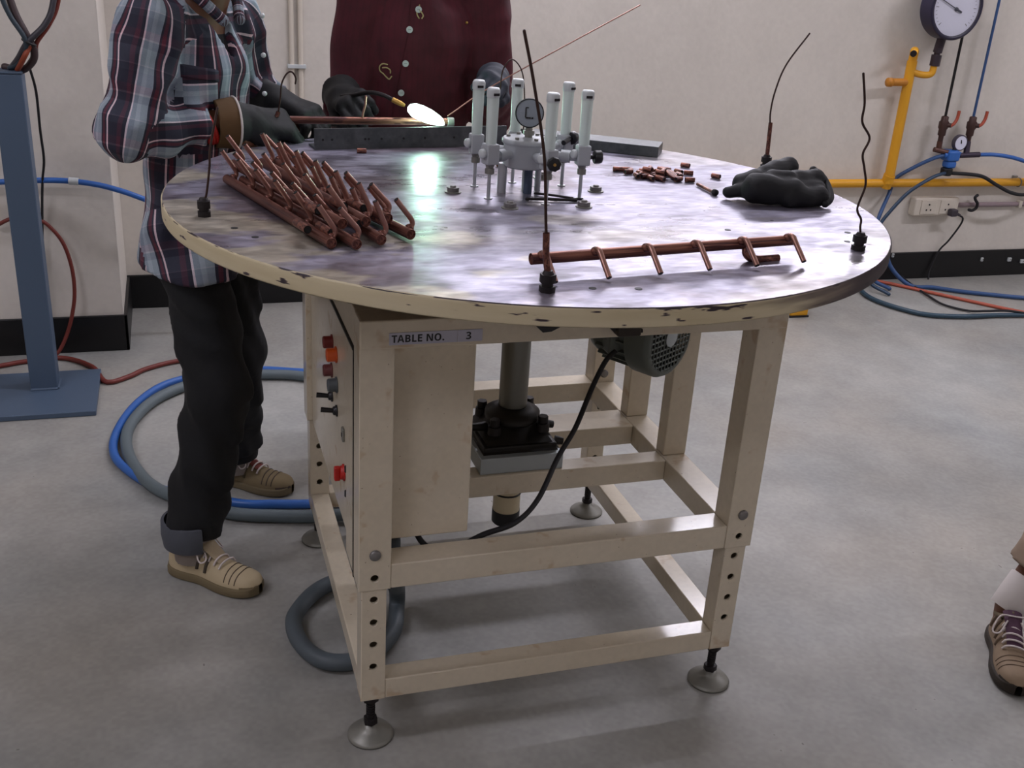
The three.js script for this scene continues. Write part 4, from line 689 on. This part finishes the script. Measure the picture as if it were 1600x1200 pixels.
// ------------------------------------------------------------------ people
const tv = (p) => V(...p), ar = (v) => [v.x, v.y, v.z];
function handBones(w, d, n, side, curl, sc = 1, thumb = 0.5) {   // palm, four fingers, thumb
  const D = tv(d).normalize(), N0 = tv(n), N = N0.addScaledVector(D, -N0.dot(D)).normalize(), S = V().crossVectors(D, N).multiplyScalar(side).normalize(), W = tv(w), out = [];
  const P = (a, b, c) => ar(W.clone().addScaledVector(D, a * sc).addScaledVector(S, b * sc).addScaledVector(N, c * sc));
  for (const s of [0.024, 0.009, -0.008, -0.023]) out.push(bone(P(0, s * 0.6, 0), P(0.072, s, 0), 0.017 * sc, 0.0135 * sc, null, 0.012));
  [[0.028, 0.074, 0.96], [0.0095, 0.079, 1.05], [-0.0095, 0.076, 0.99], [-0.027, 0.067, 0.8]].forEach(([s, b, l], i) => {
    let a = 0, x = b, y = 0; let p = P(x, s, y); const R = [0.0098, 0.0092, 0.0084, 0.0075];
    [0.036, 0.024, 0.019].forEach((len, j) => { a += curl[i] * (j === 0 ? 0.8 : 1); x += Math.cos(a) * len * l; y -= Math.sin(a) * len * l; const q = P(x, s * (1 + 0.06 * (j + 1)), y); out.push(bone(p, q, R[j] * sc, R[j + 1] * sc, null, 0.005)); p = q; });
  });
  const t0 = P(0.02, 0.026, -0.006), t1 = P(0.045, 0.046, -0.012 - 0.012 * thumb), t2 = P(0.066, 0.05 - 0.012 * thumb, -0.02 - 0.02 * thumb), t3 = P(0.084, 0.044 - 0.02 * thumb, -0.024 - 0.024 * thumb);
  out.push(bone(t0, t1, 0.015 * sc, 0.0125 * sc, null, 0.01), bone(t1, t2, 0.0115 * sc, 0.0105 * sc, null, 0.005), bone(t2, t3, 0.0102 * sc, 0.0085 * sc, null, 0.005));
  return out;
}
const wrinkle = (amp, k, ph) => (x, y, z) => amp * (0.6 * Math.sin(k * (y + 0.5 * x * Math.sin(ph)) + 5 * Math.sin(14 * x + ph) + 4 * Math.sin(17 * z - ph)) + 0.5 * Math.sin(2.1 * k * (x * 0.7 - z * 0.5 + 0.3 * y) + ph) + 0.8 * (Math.abs(Math.sin(0.9 * k * (0.6 * x + 0.8 * y + 0.5 * z) + 2.2 * Math.sin(11 * y - 9 * x))) - 0.6));

function shoe(parent, heel, toe, o) {            // low lace-up sports shoe
  const H = tv(heel), D = tv(toe).sub(H); D.y = 0; const L = D.length(); D.normalize(); const S = V(-D.z, 0, D.x), y0 = heel[1];
  const W = (x, s, y) => [H.x + D.x * x + S.x * s, y0 + y, H.z + D.z * x + S.z * s];
  const half = (t) => 0.0365 * L / 0.26 * Math.pow(Math.max(0, 1 - Math.pow(Math.abs(2 * t - 1), 5)), 0.5) * (0.86 + 0.26 * sstep(0.3, 0.72, t) - 0.12 * Math.exp(-(((t - 0.4) / 0.16) ** 2))) + 0.0005;
  const hgt = (t) => lerp(lerp(0.066, 0.072, sstep(0, 0.2, t)), 0.034, sstep(0.28, 0.8, t)) * (1 - 0.55 * Math.pow(t, 9)) * Math.pow(Math.min(1, (1.0 - t) * 16 + 0.02), 0.4) * Math.pow(Math.min(1, t * 16 + 0.1), 0.3);
  const base = (t) => 0.02 + 0.006 * Math.pow(clamp((t - 0.75) / 0.25), 2);
  const surf = (t, a, e = 0) => { const c = Math.cos(a), s = Math.sin(a); const w = half(t) * (1 - 0.28 * Math.pow(Math.max(s, 0), 2) * (1 - sstep(0.55, 0.9, t))) + e, h = hgt(t) + e; return W(t * L, w * Math.sign(c) * Math.pow(Math.abs(c), 0.7), base(t) + h * Math.pow(Math.max(s, 0), 0.8)); };
  const grid = (f, n, m) => { const pos = [], idx = [], uv = []; for (let i = 0; i <= n; i++) for (let j = 0; j <= m; j++) { const p = f(i / n, j / m); pos.push(...p); uv.push(i / n, j / m); } for (let i = 0; i < n; i++) for (let j = 0; j < m; j++) { const a = i * (m + 1) + j, b = a + m + 1; idx.push(a, b, a + 1, b, b + 1, a + 1); } const g = new THREE.BufferGeometry(); g.setAttribute('position', new THREE.Float32BufferAttribute(pos, 3)); g.setAttribute('uv', new THREE.Float32BufferAttribute(uv, 2)); g.setIndex(idx); g.computeVertexNormals(); return g; };
  const shoeM = add('shoe', grid((u, v) => surf(0.002 + 0.996 * u, Math.PI * v), 40, 20), o.upper, parent, o.label);
  const sole = grid((u, v) => { const t = 0.001 + 0.998 * u, w = half(t) * 1.1 + 0.002; const k = v * 2 * Math.PI, yy = [0, 0.01, 0.024][0]; const c = Math.cos(k), s = Math.sin(k); return W(t * L * 1.012 - 0.003, w * Math.sign(c) * Math.pow(Math.abs(c), 0.25), 0.0125 + 0.006 * Math.pow(clamp((t - 0.75) / 0.25), 2) + 0.0125 * Math.sign(s) * Math.pow(Math.abs(s), 0.45)); }, 36, 20);
  add('sole', sole, o.sole, shoeM);
  const band = (list, r) => merge(list.map((pts) => capTube(pts, r, 14, 6)));
  if (o.stripes) for (const sd of [0, 1]) for (let i = 0; i < 4; i++) { const t = 0.2 + i * 0.095, f = (a) => surf(t + 0.03 * Math.sin(a) - 0.02, sd ? Math.PI - a : a, 0.0008); add('side_slit', tube([f(0.25), f(0.5), f(0.75), f(0.95)], 0.0042, 12, 6), o.stripes, shoeM); }
  for (let i = 0; i < 3; i++) { const f = (a) => surf(0.7 + i * 0.055, a, 0.0004); add('toe_seam', tube([f(0.3), f(0.7), f(1.2), f(1.57), f(1.95), f(2.45), f(2.8)], 0.0013, 24, 5), o.seam || o.stripes || o.sole, shoeM); }
  add('toe_bumper', grid((u, v) => { const t = 0.86 + 0.138 * u; return surf(t, Math.PI * v, 0.0012).map((q, i) => (i === 1 ? y0 + base(t) + (q - y0 - base(t)) * 0.62 : q)); }, 10, 16), o.bumper || o.sole, shoeM);
  add('tongue', grid((u, v) => { const t = lerp(0.3, 0.62, u), a = lerp(1.15, 1.99, v); const p = surf(t, a, 0.002 + (o.tall || 0.016) * (1 - u)); return p; }, 10, 8), o.tongue, shoeM);
  for (let i = 0; i < 5; i++) { const t = 0.38 + i * 0.06, f = (a, dt, e) => surf(t + dt, a, e); add('lace', tube([f(0.85, 0, 0.002), f(1.2, 0.012, 0.007), f(1.57, 0.02, 0.008), f(1.95, 0.03, 0.007), f(2.3, 0.035, 0.002)], 0.0024, 18, 6), mat.lace, shoeM); }
  for (const s of [-1, 1]) add('lace_loop', tube([surf(0.37, 1.57, 0.016), surf(0.39, 1.57 + 0.5 * s, 0.026), surf(0.46, 1.57 + 0.95 * s, 0.022), surf(0.5, 1.57 + 0.7 * s, 0.014), surf(0.42, 1.57 + 0.25 * s, 0.016)], 0.002, 24, 6), mat.lace, shoeM);
  add('collar', tube([surf(0.02, 1.57, 0.002), surf(0.12, 0.75, 0.002), surf(0.26, 0.95, 0.004), surf(0.32, 1.57, 0.012), surf(0.26, 2.19, 0.004), surf(0.12, 2.39, 0.002), surf(0.02, 1.57, 0.002)], 0.006, 40, 8), o.lining, shoeM);
  return shoeM;
}

function person(label, J, o) {
  const f = tv(J.facing).normalize(), fl = [ar(f), 1.42], rt = V(-f.z, 0, f.x), mid = (a, b, t = 0.5) => [lerp(a[0], b[0], t), lerp(a[1], b[1], t), lerp(a[2], b[2], t)];
  const t = thing('person', label, 'person', [J.pelvis[0], 0, J.pelvis[2]]), k = o.k || 1;
  const off = (p, a, b, c) => [p[0] + f.x * a + rt.x * c, p[1] + b, p[2] + f.z * a + rt.z * c];
  const sh = mid(J.shR, J.shL), head = J.head;
  // the body itself, one continuous surface with head and hands
  const body = [
    bone(J.pelvis, J.chest, 0.098 * k, 0.116 * k, fl), bone(mid(J.shR, J.shL, 0.12), mid(J.shR, J.shL, 0.88), 0.05 * k, 0.05 * k), bone(sh, J.neck, 0.056 * k, 0.05 * k), bone(J.neck, off(head, -0.012, -0.03, 0), 0.048 * k, 0.052 * k),
    bone(off(head, -0.012, 0.028, 0), off(head, 0.004, 0.0, 0), 0.078 * k, 0.07 * k), bone(off(head, 0.028, -0.045, 0), off(head, 0.046, -0.072, 0), 0.05 * k, 0.034 * k),
    bone(off(head, 0.072, 0.012, 0), off(head, 0.092, -0.02, 0), 0.009, 0.0125, null, 0.012), bone(off(head, 0.074, -0.048, -0.016), off(head, 0.074, -0.048, 0.016), 0.0085, 0.0085, null, 0.01),
    bone(off(head, -0.004, 0.008, 0.077), off(head, -0.008, -0.02, 0.075), 0.012, 0.01, null, 0.008), bone(off(head, -0.004, 0.008, -0.077), off(head, -0.008, -0.02, -0.075), 0.012, 0.01, null, 0.008),
    bone(off(head, 0.062, 0.026, -0.03), off(head, 0.062, 0.026, 0.03), 0.015, 0.015, null, 0.012)];
  for (const s of ['R', 'L']) {
    body.push(bone(J['sh' + s], J['el' + s], 0.043 * k, 0.034 * k), bone(J['el' + s], J['wr' + s], 0.035 * k, 0.024 * k));
    body.push(bone(J['hip' + s], J['kn' + s], 0.072 * k, 0.047 * k), bone(J['kn' + s], J['an' + s], 0.046 * k, 0.03 * k), bone([J['an' + s][0], J['an' + s][1] - 0.04, J['an' + s][2]], [J['ft' + s][0], 0.036, J['ft' + s][2]], 0.026, 0.015));
    body.push(...handBones(J['wr' + s], J['hd' + s], J['hn' + s], s === 'R' ? 1 : -1, o['curl' + s] || [0.9, 0.9, 0.9, 0.9], 0.86, 0.6));
  }
  const b = add('body', triUV(meshBones(body, 0.0085, 0.03).toNonIndexed()), mat.skin, t);
  for (const s of [-1, 1]) { const e = new THREE.SphereGeometry(0.0105, 14, 10); e.translate(...off(head, 0.0705, 0.004, 0.029 * s)); add('eye', e, M(0xd8d0c8, 0.3), b); const p = new THREE.SphereGeometry(0.0052, 10, 8); p.translate(...off(head, 0.0785, 0.004, 0.029 * s)); add('pupil', p, mat.dark, b); }
  add('mouth', capTube([off(head, 0.0805, -0.049, -0.018), off(head, 0.0845, -0.05, 0), off(head, 0.0805, -0.049, 0.018)], 0.0025, 12, 6), M(0x4a2420, 0.6), b);
  const hair = meshBones([bone(off(head, -0.018, 0.04, 0), off(head, 0.006, 0.03, 0), 0.084 * k, 0.076 * k), bone(off(head, -0.03, 0.01, 0), off(head, -0.03, -0.04, 0), 0.07 * k, 0.05 * k)], 0.007, 0.03, (x, y, z) => 0.0025 * Math.sin(160 * x) * Math.sin(150 * z + 90 * y), (x, y, z) => { const q = V(x - head[0], y - head[1], z - head[2]); return q.dot(f) * 0.9 - q.y + 0.0 - 0.012; });
  add('hair', triUV(hair.toNonIndexed()), mat.hair, t);
  // trousers
  const tb = [bone(J.pelvis, off(J.pelvis, 0, 0.06, 0), 0.122 * k, 0.12 * k, fl)];
  for (const s of ['R', 'L']) { tb.push(bone(J['hip' + s], J['kn' + s], 0.08 * k, 0.066 * k), bone(J['kn' + s], mid(J['kn' + s], J['an' + s], 0.97), 0.068 * k, o.hem || 0.062)); }
  const tg = clothUV(meshBones(tb, 0.009, 0.035, wrinkle(o.fold || 0.0045, 46, 1.3), (x, y, z) => Math.max(o.hemY - y, y - (J.pelvis[1] + 0.12))), tb, J.facing);
  add('trousers', tg, o.trousers, t);
  // shirt
  const ends = {}; for (const s of ['R', 'L']) ends[s] = { p: tv(mid(J['el' + s], J['wr' + s], o.cuffT || 0.9)), d: tv(J['wr' + s]).sub(tv(J['el' + s])).normalize() };
  const sb = [bone(J.pelvis, mid(J.pelvis, J.chest, 0.5), 0.126 * k, 0.124 * k, fl), bone(mid(J.pelvis, J.chest, 0.45), J.chest, 0.124 * k, 0.138 * k, fl), bone(mid(J.shR, J.shL, 0.08), mid(J.shR, J.shL, 0.92), 0.06 * k, 0.06 * k)];
  if (o.tail) { sb.push(bone(J.pelvis, off(J.pelvis, -0.02, o.tail, 0), 0.124 * k, 0.135 * k, fl)); for (const s of ['R', 'L']) sb.push(bone(J['hip' + s], mid(J['hip' + s], J['kn' + s], 0.35), 0.095 * k, 0.095 * k)); }
  for (const s of ['R', 'L']) { const e = ends[s], cutd = (b) => { const d0 = b.d; b.d = (x, y, z) => Math.max(d0(x, y, z), (x - e.p.x) * e.d.x + (y - e.p.y) * e.d.y + (z - e.p.z) * e.d.z - 0.003); return b; }; const u = bone(J['sh' + s], J['el' + s], 0.066 * k, (o.sleeve || 0.054) * k), w = cutd(bone(J['el' + s], mid(J['el' + s], J['wr' + s], o.cuffT || 0.9), (o.sleeve || 0.055) * k, (o.cuffR || 0.042) * k)); u.k = w.k = 0.022; sb.push(u, w); }
  for (const q of sb) q.uvr = 0.075; sb[0].uvr = sb[1].uvr = 0.13; sb[2].uvr = 0.06;
  const vcut = o.vneck ? (x, y, z) => { const q = V(x - J.neck[0], 0, z - J.neck[2]); const s = q.dot(rt), g = q.dot(f); return g > 0 && y > J.neck[1] - o.vneck - 0.02 ? (y - (J.neck[1] - o.vneck)) * 0.38 - Math.abs(s) + 0.004 : -1; } : null;
  const scut = (x, y, z) => { let c = o.shirtHem - y + 0.012 * Math.sin(9 * x + 7 * z); c = Math.max(c, y - (J.neck[1] + 0.012)); if (vcut) c = Math.max(c, vcut(x, y, z)); return c; };
  const sg = clothUV(meshBones(sb, 0.0085, 0.035, wrinkle(o.crease || 0.0042, 40, 0.4), scut), sb, J.facing);
  const shirt = add('shirt', sg, o.shirt, t);
  if (o.under) { const ub = [bone(mid(J.pelvis, J.chest, 0.3), J.chest, 0.1 * k, 0.122 * k, fl), bone(mid(J.shR, J.shL, 0.25), mid(J.shR, J.shL, 0.75), 0.051 * k, 0.051 * k)]; add('undershirt', triUV(meshBones(ub, 0.01, 0.03, null, (x, y) => y - (J.neck[1] - 0.03)).toNonIndexed()), o.under, t); }
  add('collar', capTube([off(J.neck, 0.066, -0.055, -0.03), off(J.neck, 0.03, -0.01, -0.066), off(J.neck, -0.03, 0.012, -0.055), off(J.neck, -0.062, 0.018, 0), off(J.neck, -0.03, 0.012, 0.055), off(J.neck, 0.03, -0.01, 0.066), off(J.neck, 0.066, -0.055, 0.03)], 0.0115, 50, 10), o.shirt, shirt);
  return { t, shirt, off, f, rt, mid };
}
function glove(parent, w, d, n, side, curl, back, m, sc, label) {
  const W = tv(w), B = W.clone().addScaledVector(tv(back), 1); const bones = handBones(w, d, n, side, curl, sc, 0.7);
  bones.push(bone(w, ar(B), 0.029 * sc, 0.043 * sc, null, 0.03));
  const e = tv(back).normalize();
  const g = meshBones(bones, 0.0045, 0.014, (x, y, z) => 0.0012 * Math.sin(70 * x + 90 * y) * Math.sin(85 * z), (x, y, z) => V(x, y, z).sub(B).dot(e) - 0.004);
  return add('glove', triUV(g.toNonIndexed()), m, parent, label);
}
// the man in the plaid shirt at the left of the table
{
  const J = { facing: [0.81, 0, 0.59], pelvis: [-0.632, 0.82, -0.46], chest: [-0.612, 1.13, -0.455], neck: [-0.592, 1.305, -0.44], head: [-0.545, 1.445, -0.4], shR: [-0.7, 1.235, -0.345], shL: [-0.528, 1.235, -0.578],
    elR: [-0.75, 1.04, -0.3], wrR: [-0.572, 1.045, -0.365], hdR: [0.95, -0.05, -0.25], hnR: [0.15, 0.9, 0.4], elL: [-0.5, 1.06, -0.7], wrL: [-0.435, 1.06, -0.555], hdL: [0.75, -0.12, 0.6], hnL: [0, 1, -0.1],
    hipR: [-0.648, 0.8, -0.405], hipL: [-0.59, 0.8, -0.52], knR: [-0.608, 0.46, -0.3], knL: [-0.55, 0.46, -0.56], anR: [-0.685, 0.09, -0.268], anL: [-0.562, 0.09, -0.705], ftR: [-0.6, 0.04, -0.18], ftL: [-0.48, 0.04, -0.652] };
  const { t, shirt, off } = person('man in a plaid shirt and dark jeans bending over the left of the table', J, { shirt: mat.plaid, trousers: mat.denim, under: mat.under_shirt, vneck: 0.13, shirtHem: 0.722, tail: -0.1, hemY: 0.115, hem: 0.066, cuffT: 0.76, cuffR: 0.047, sleeve: 0.062, crease: 0.0078, fold: 0.007, curlR: [1.1, 1.1, 1.1, 1.1], curlL: [1.1, 1.1, 1.1, 1.1] });
  const g = glove(t, [-0.52, 1.044, -0.379], [0.95, -0.07, -0.3], [0.1, 0.85, 0.5], 1, [1.0, 1.05, 1.05, 1.1], [-0.024, 0, 0.006], mat.gloveBlack, 1.24, 'black work glove with brown leather cuff');
  add('leather_cuff', lathe([[0.036, 0.004], [0.05, 0.0], [0.0505, 0.004], [0.052, 0.025], [0.054, 0.045], [0.05, 0.047], [0.03, 0.047]], [-0.588, 1.044, -0.362], [-0.518, 1.044, -0.3795], 26), mat.gloveBrown, g, 'brown leather cuff');
  add('cuff_piping', ring(0.0545, 0.0024, [-0.544, 1.044, -0.373], [0.95, 0, -0.24]), mat.lace, g);
  scene.updateMatrixWorld(true);
  const patch = (x0, x1, y0, y1, e, n = 10) => { const pos = [], uv = [], idx = []; for (let i = 0; i <= n; i++) for (let j = 0; j <= n; j++) { const x = lerp(x0, x1, i / n), y = lerp(y0, y1, j / n) - 0.012 * (i / n), b = (i === 0 || j === 0 || i === n || j === n) ? 0 : e; pos.push(x, y, raySurface(shirt, x, y, 0.3, -1) + b); uv.push(y * 1.0, x); } for (let i = 0; i < n; i++) for (let j = 0; j < n; j++) { const a = i * (n + 1) + j, b = a + n + 1; idx.push(a, b, a + 1, b, b + 1, a + 1); } const g = new THREE.BufferGeometry(); g.setAttribute('position', new THREE.Float32BufferAttribute(pos, 3)); g.setAttribute('uv', new THREE.Float32BufferAttribute(uv, 2)); g.setIndex(idx); g.computeVertexNormals(); return g; };
  const pk = add('pocket', patch(-0.645, -0.575, 1.085, 1.15, 0.005), mat.plaid, shirt); add('pocket_flap', patch(-0.648, -0.572, 1.142, 1.168, 0.009), mat.plaid, pk);
  glove(t, [-0.435, 1.06, -0.555], [0.75, -0.15, 0.62], [0, 1, 0.1], -1, [1.0, 1.0, 1.0, 1.0], [-0.03, 0.0, -0.06], mat.gloveBlack, 1.15);
  const rb = []; for (const s of [-1, 0, 1]) rb.push(ring(0.0405, 0.0055, [-0.606 + 0.007 * s, 1.044, -0.355 - 0.002 * s], [0.9, 0.36 + 0.03 * s, -0.24], 30)); add('wrist_band', merge(rb), mat.red, t, 'red thread wrist band');
  // turned-up hem, shirt details, jeans stitching
  const tu = new THREE.LatheGeometry([[0.062, 0.0], [0.067, 0.0], [0.071, 0.03], [0.0695, 0.062], [0.062, 0.064]].map(([r, y]) => new THREE.Vector2(r, y)), 30, -2.7, 3.0); tu.translate(-0.683, 0.092, -0.27);
  add('jeans_turn_up', tu, mat.denimCuff, t, 'pale turned-up hem of the jeans');
  add('jeans_turn_up', lathe([[0.058, 0.0], [0.063, 0.0], [0.066, 0.03], [0.064, 0.06], [0.058, 0.062]], [-0.562, 0.092, -0.703], [-0.555, 1, -0.69], 30), mat.denim, t);
  for (const yy of [1.26, 1.18, 1.1]) { const c = new THREE.SphereGeometry(0.0055, 10, 8); c.translate(...off([-0.592, yy, -0.44], 0.108, 0, -0.05)); add('shirt_button', c, mat.white, shirt); }
  for (const [p, q] of [[[-0.683, 0.05, -0.268], [-0.683, 1, -0.268]], [[-0.56, 0.05, -0.7], [-0.56, 1, -0.7]]]) add('sock', lathe([[0.03, 0], [0.044, 0.0], [0.046, 0.08], [0.036, 0.1]], p, q, 24), M(0x8a8078, 0.9), t);
  shoe(t, [-0.737, 0, -0.305], [-0.54, 0, -0.15], { upper: mat.shoeCream, sole: mat.shoeSole, stripes: M(0x4a4238, 0.8), seam: M(0x5c5040, 0.8), bumper: mat.shoeSole, tongue: M(0xa8977c, 0.8), tall: 0.034, lining: M(0x8a7a60, 0.8), label: 'cream striped sports shoe' });
  shoe(t, [-0.625, 0, -0.752], [-0.415, 0, -0.617], { upper: mat.shoeKhaki, sole: mat.shoeSole, stripes: M(0x5a5038, 0.8), seam: mat.shoeDark, bumper: mat.shoeDark, tongue: M(0x6a2a20, 0.8), lining: M(0x6a5c46, 0.8), label: 'olive sports shoe' });
}
// the man in the maroon shirt behind the table
{
  const J = { facing: [-0.08, 0, 1], pelvis: [-0.045, 0.86, -0.86], chest: [-0.05, 1.2, -0.825], neck: [-0.05, 1.42, -0.8], head: [-0.055, 1.555, -0.76], shR: [-0.185, 1.34, -0.82], shL: [0.115, 1.345, -0.82],
    elR: [-0.228, 1.0, -0.82], wrR: [-0.275, 1.055, -0.63], hdR: [0.1, 0.1, 0.95], hnR: [-0.5, 0.85, 0], elL: [0.155, 1.01, -0.81], wrL: [0.1, 1.11, -0.61], hdL: [-0.3, 0.12, 0.9], hnL: [0.5, 0.85, 0.1],
    hipR: [-0.125, 0.84, -0.86], hipL: [0.035, 0.84, -0.86], knR: [-0.13, 0.47, -0.85], knL: [0.03, 0.47, -0.85], anR: [-0.13, 0.09, -0.9], anL: [0.03, 0.09, -0.9], ftR: [-0.135, 0.04, -0.77], ftL: [0.025, 0.04, -0.77] };
  const { t, shirt, off } = person('man in a maroon shirt standing behind the table with the filler rod', J, { k: 1.1, shirt: mat.maroon, trousers: M(0x17151f, 0.9), shirtHem: 0.8, tail: -0.05, hemY: 0.06, hem: 0.06, cuffT: 0.86, cuffR: 0.044, sleeve: 0.052, curlR: [1.0, 1.0, 1.0, 1.0], curlL: [1.0, 1.0, 1.0, 1.0] });
  glove(t, [-0.275, 1.061, -0.625], [0.1, 0.1, 0.95], [-0.5, 0.85, 0], 1, [1.0, 1.0, 1.0, 1.0], [0.005, 0.004, -0.05], mat.gloveBlack, 1.15);
  glove(t, [0.098, 1.115, -0.6], [-0.3, 0.12, 0.9], [0.5, 0.85, 0.1], -1, [1.0, 1.05, 1.05, 1.05], [0.012, -0.004, -0.06], M(0x262a36, 0.8), 1.0, 'blue-grey work glove');
    o_buttons(t, shirt);
  shoe(t, [-0.125, 0, -0.95], [-0.14, 0, -0.69], { upper: mat.shoeDark, sole: mat.black, tongue: mat.shoeDark, lining: mat.shoeDark });
  shoe(t, [0.035, 0, -0.95], [0.02, 0, -0.69], { upper: mat.shoeDark, sole: mat.black, tongue: mat.shoeDark, lining: mat.shoeDark });
}
function raySurface(mesh, x, y, z0, dz) {        // depth of a garment's surface along z at (x, y)
  const r = rootOf(mesh); const rc = new THREE.Raycaster(V(x, y, z0), V(0, 0, dz)); mesh.updateWorldMatrix(true, false); const h = rc.intersectObject(mesh, false); return h.length ? h[0].point.z : z0 + dz * 0.3;
}
function o_buttons(t, shirt) {
  scene.updateMatrixWorld(true);
  const at = (x, y, e = 0.002) => [x, y, raySurface(shirt, x, y, -0.4, -1) + e];
  for (const [x, y] of [[-0.07, 1.266], [-0.094, 1.2185], [-0.1, 1.136], [-0.107, 1.062], [-0.062, 1.306]]) { const p = at(x, y); const b = add('shirt_button', lathe([[0, 0], [0.0075, 0], [0.0082, 0.001], [0.0082, 0.0022], [0.0066, 0.0032], [0.0055, 0.0022], [0, 0.002]], p, [p[0] - 0.05, p[1], p[2] + 1], 18), mat.white, shirt);
    for (const s of [-1, 1]) add('thread_hole', rod([p[0] + 0.0018 * s, p[1], p[2] + 0.002], [p[0] + 0.0018 * s, p[1], p[2] + 0.0028], 0.0009, 0.0009, 6), mat.dark, b); }
  const em = (list, n = 'embroidery') => add(n, capTube(list.map(([x, y]) => at(x, y, 0.0015)), 0.0017, 40, 6), M(0xb8a878, 0.8), shirt, 'pale embroidered loop');
  em([[-0.142, 1.13], [-0.152, 1.131], [-0.159, 1.124], [-0.158, 1.113], [-0.15, 1.106], [-0.142, 1.098], [-0.136, 1.094], [-0.131, 1.101]]); em([[-0.152, 1.121], [-0.143, 1.122], [-0.135, 1.117], [-0.134, 1.11]]);
  em([[-0.067, 1.276], [-0.07, 1.266], [-0.063, 1.26], [-0.059, 1.252], [-0.062, 1.246]]); em([[-0.074, 1.263], [-0.073, 1.253], [-0.069, 1.246]]);
  add('shirt_button', (() => { const g = new THREE.SphereGeometry(0.004, 10, 8); g.translate(...at(0.06, 1.238)); return g; })(), mat.brass, shirt);
  const pl = []; for (let i = 0; i < 26; i++) { const y = 0.98 + i * 0.0145; pl.push(at(-0.112 + 0.0155 * (i / 25) * 3.2 * 1.0 - 0.018, y, 0.0005)); } add('placket_edge', tube(pl, 0.0015, 60, 5), mat.maroon, shirt);
}
// a third person at the right, of whom the photograph shows one shoe and an ankle
{
  const J = { facing: [-0.4, 0, 0.92], pelvis: [1.34, 0.84, 0.4], chest: [1.36, 1.16, 0.41], neck: [1.36, 1.35, 0.43], head: [1.35, 1.49, 0.46], shR: [1.225, 1.28, 0.355], shL: [1.495, 1.28, 0.475],
    elR: [1.215, 1.03, 0.355], wrR: [1.235, 0.82, 0.43], hdR: [0, -1, 0.15], hnR: [-0.9, 0, -0.3], elL: [1.53, 1.03, 0.51], wrL: [1.51, 0.82, 0.56], hdL: [0, -1, 0.15], hnL: [0.9, 0, 0.3],
    hipR: [1.27, 0.82, 0.36], hipL: [1.41, 0.82, 0.42], knR: [1.36, 0.46, 0.34], knL: [1.44, 0.46, 0.45], anR: [1.1, 0.1, 0.39], anL: [1.45, 0.1, 0.44], ftR: [1.03, 0.05, 0.5], ftL: [1.41, 0.05, 0.55] };
  const { t } = person('person at the right edge in khaki shoes, standing by the table', J, { shirt: M(0x6a7078, 0.85), trousers: mat.khaki, shirtHem: 0.78, tail: -0.05, hemY: 0.2, hem: 0.062, cuffT: 0.9, curlR: [0.3, 0.3, 0.35, 0.4], curlL: [0.3, 0.3, 0.35, 0.4] });
  for (const [p, q] of [[[1.095, 0.085, 0.39], [1.7, 1, 0.34]], [[1.45, 0.085, 0.44], [1.449, 1, 0.44]]]) add('sock', lathe([[0.028, 0], [0.04, 0.0], [0.042, 0.04], [0.043, 0.085], [0.036, 0.087]], p, q, 24), M(0xcdc6c2, 0.9), t);
  shoe(t, [1.115, 0, 0.36], [0.988, 0, 0.575], { upper: M(0x8a7660, 0.8), sole: M(0x2e261e, 0.8), stripes: M(0x6e5c4c, 0.8), tongue: M(0x4a2e40, 0.8), lining: M(0x6a5c46, 0.8), label: 'khaki shoe with pale laces' });
  shoe(t, [1.47, 0, 0.39], [1.38, 0, 0.64], { upper: M(0x8a7660, 0.8), sole: M(0x2e261e, 0.8), stripes: M(0x6e5c4c, 0.8), tongue: M(0x4a2e40, 0.8), lining: M(0x6a5c46, 0.8) });
}
renderer.render(scene, camera);
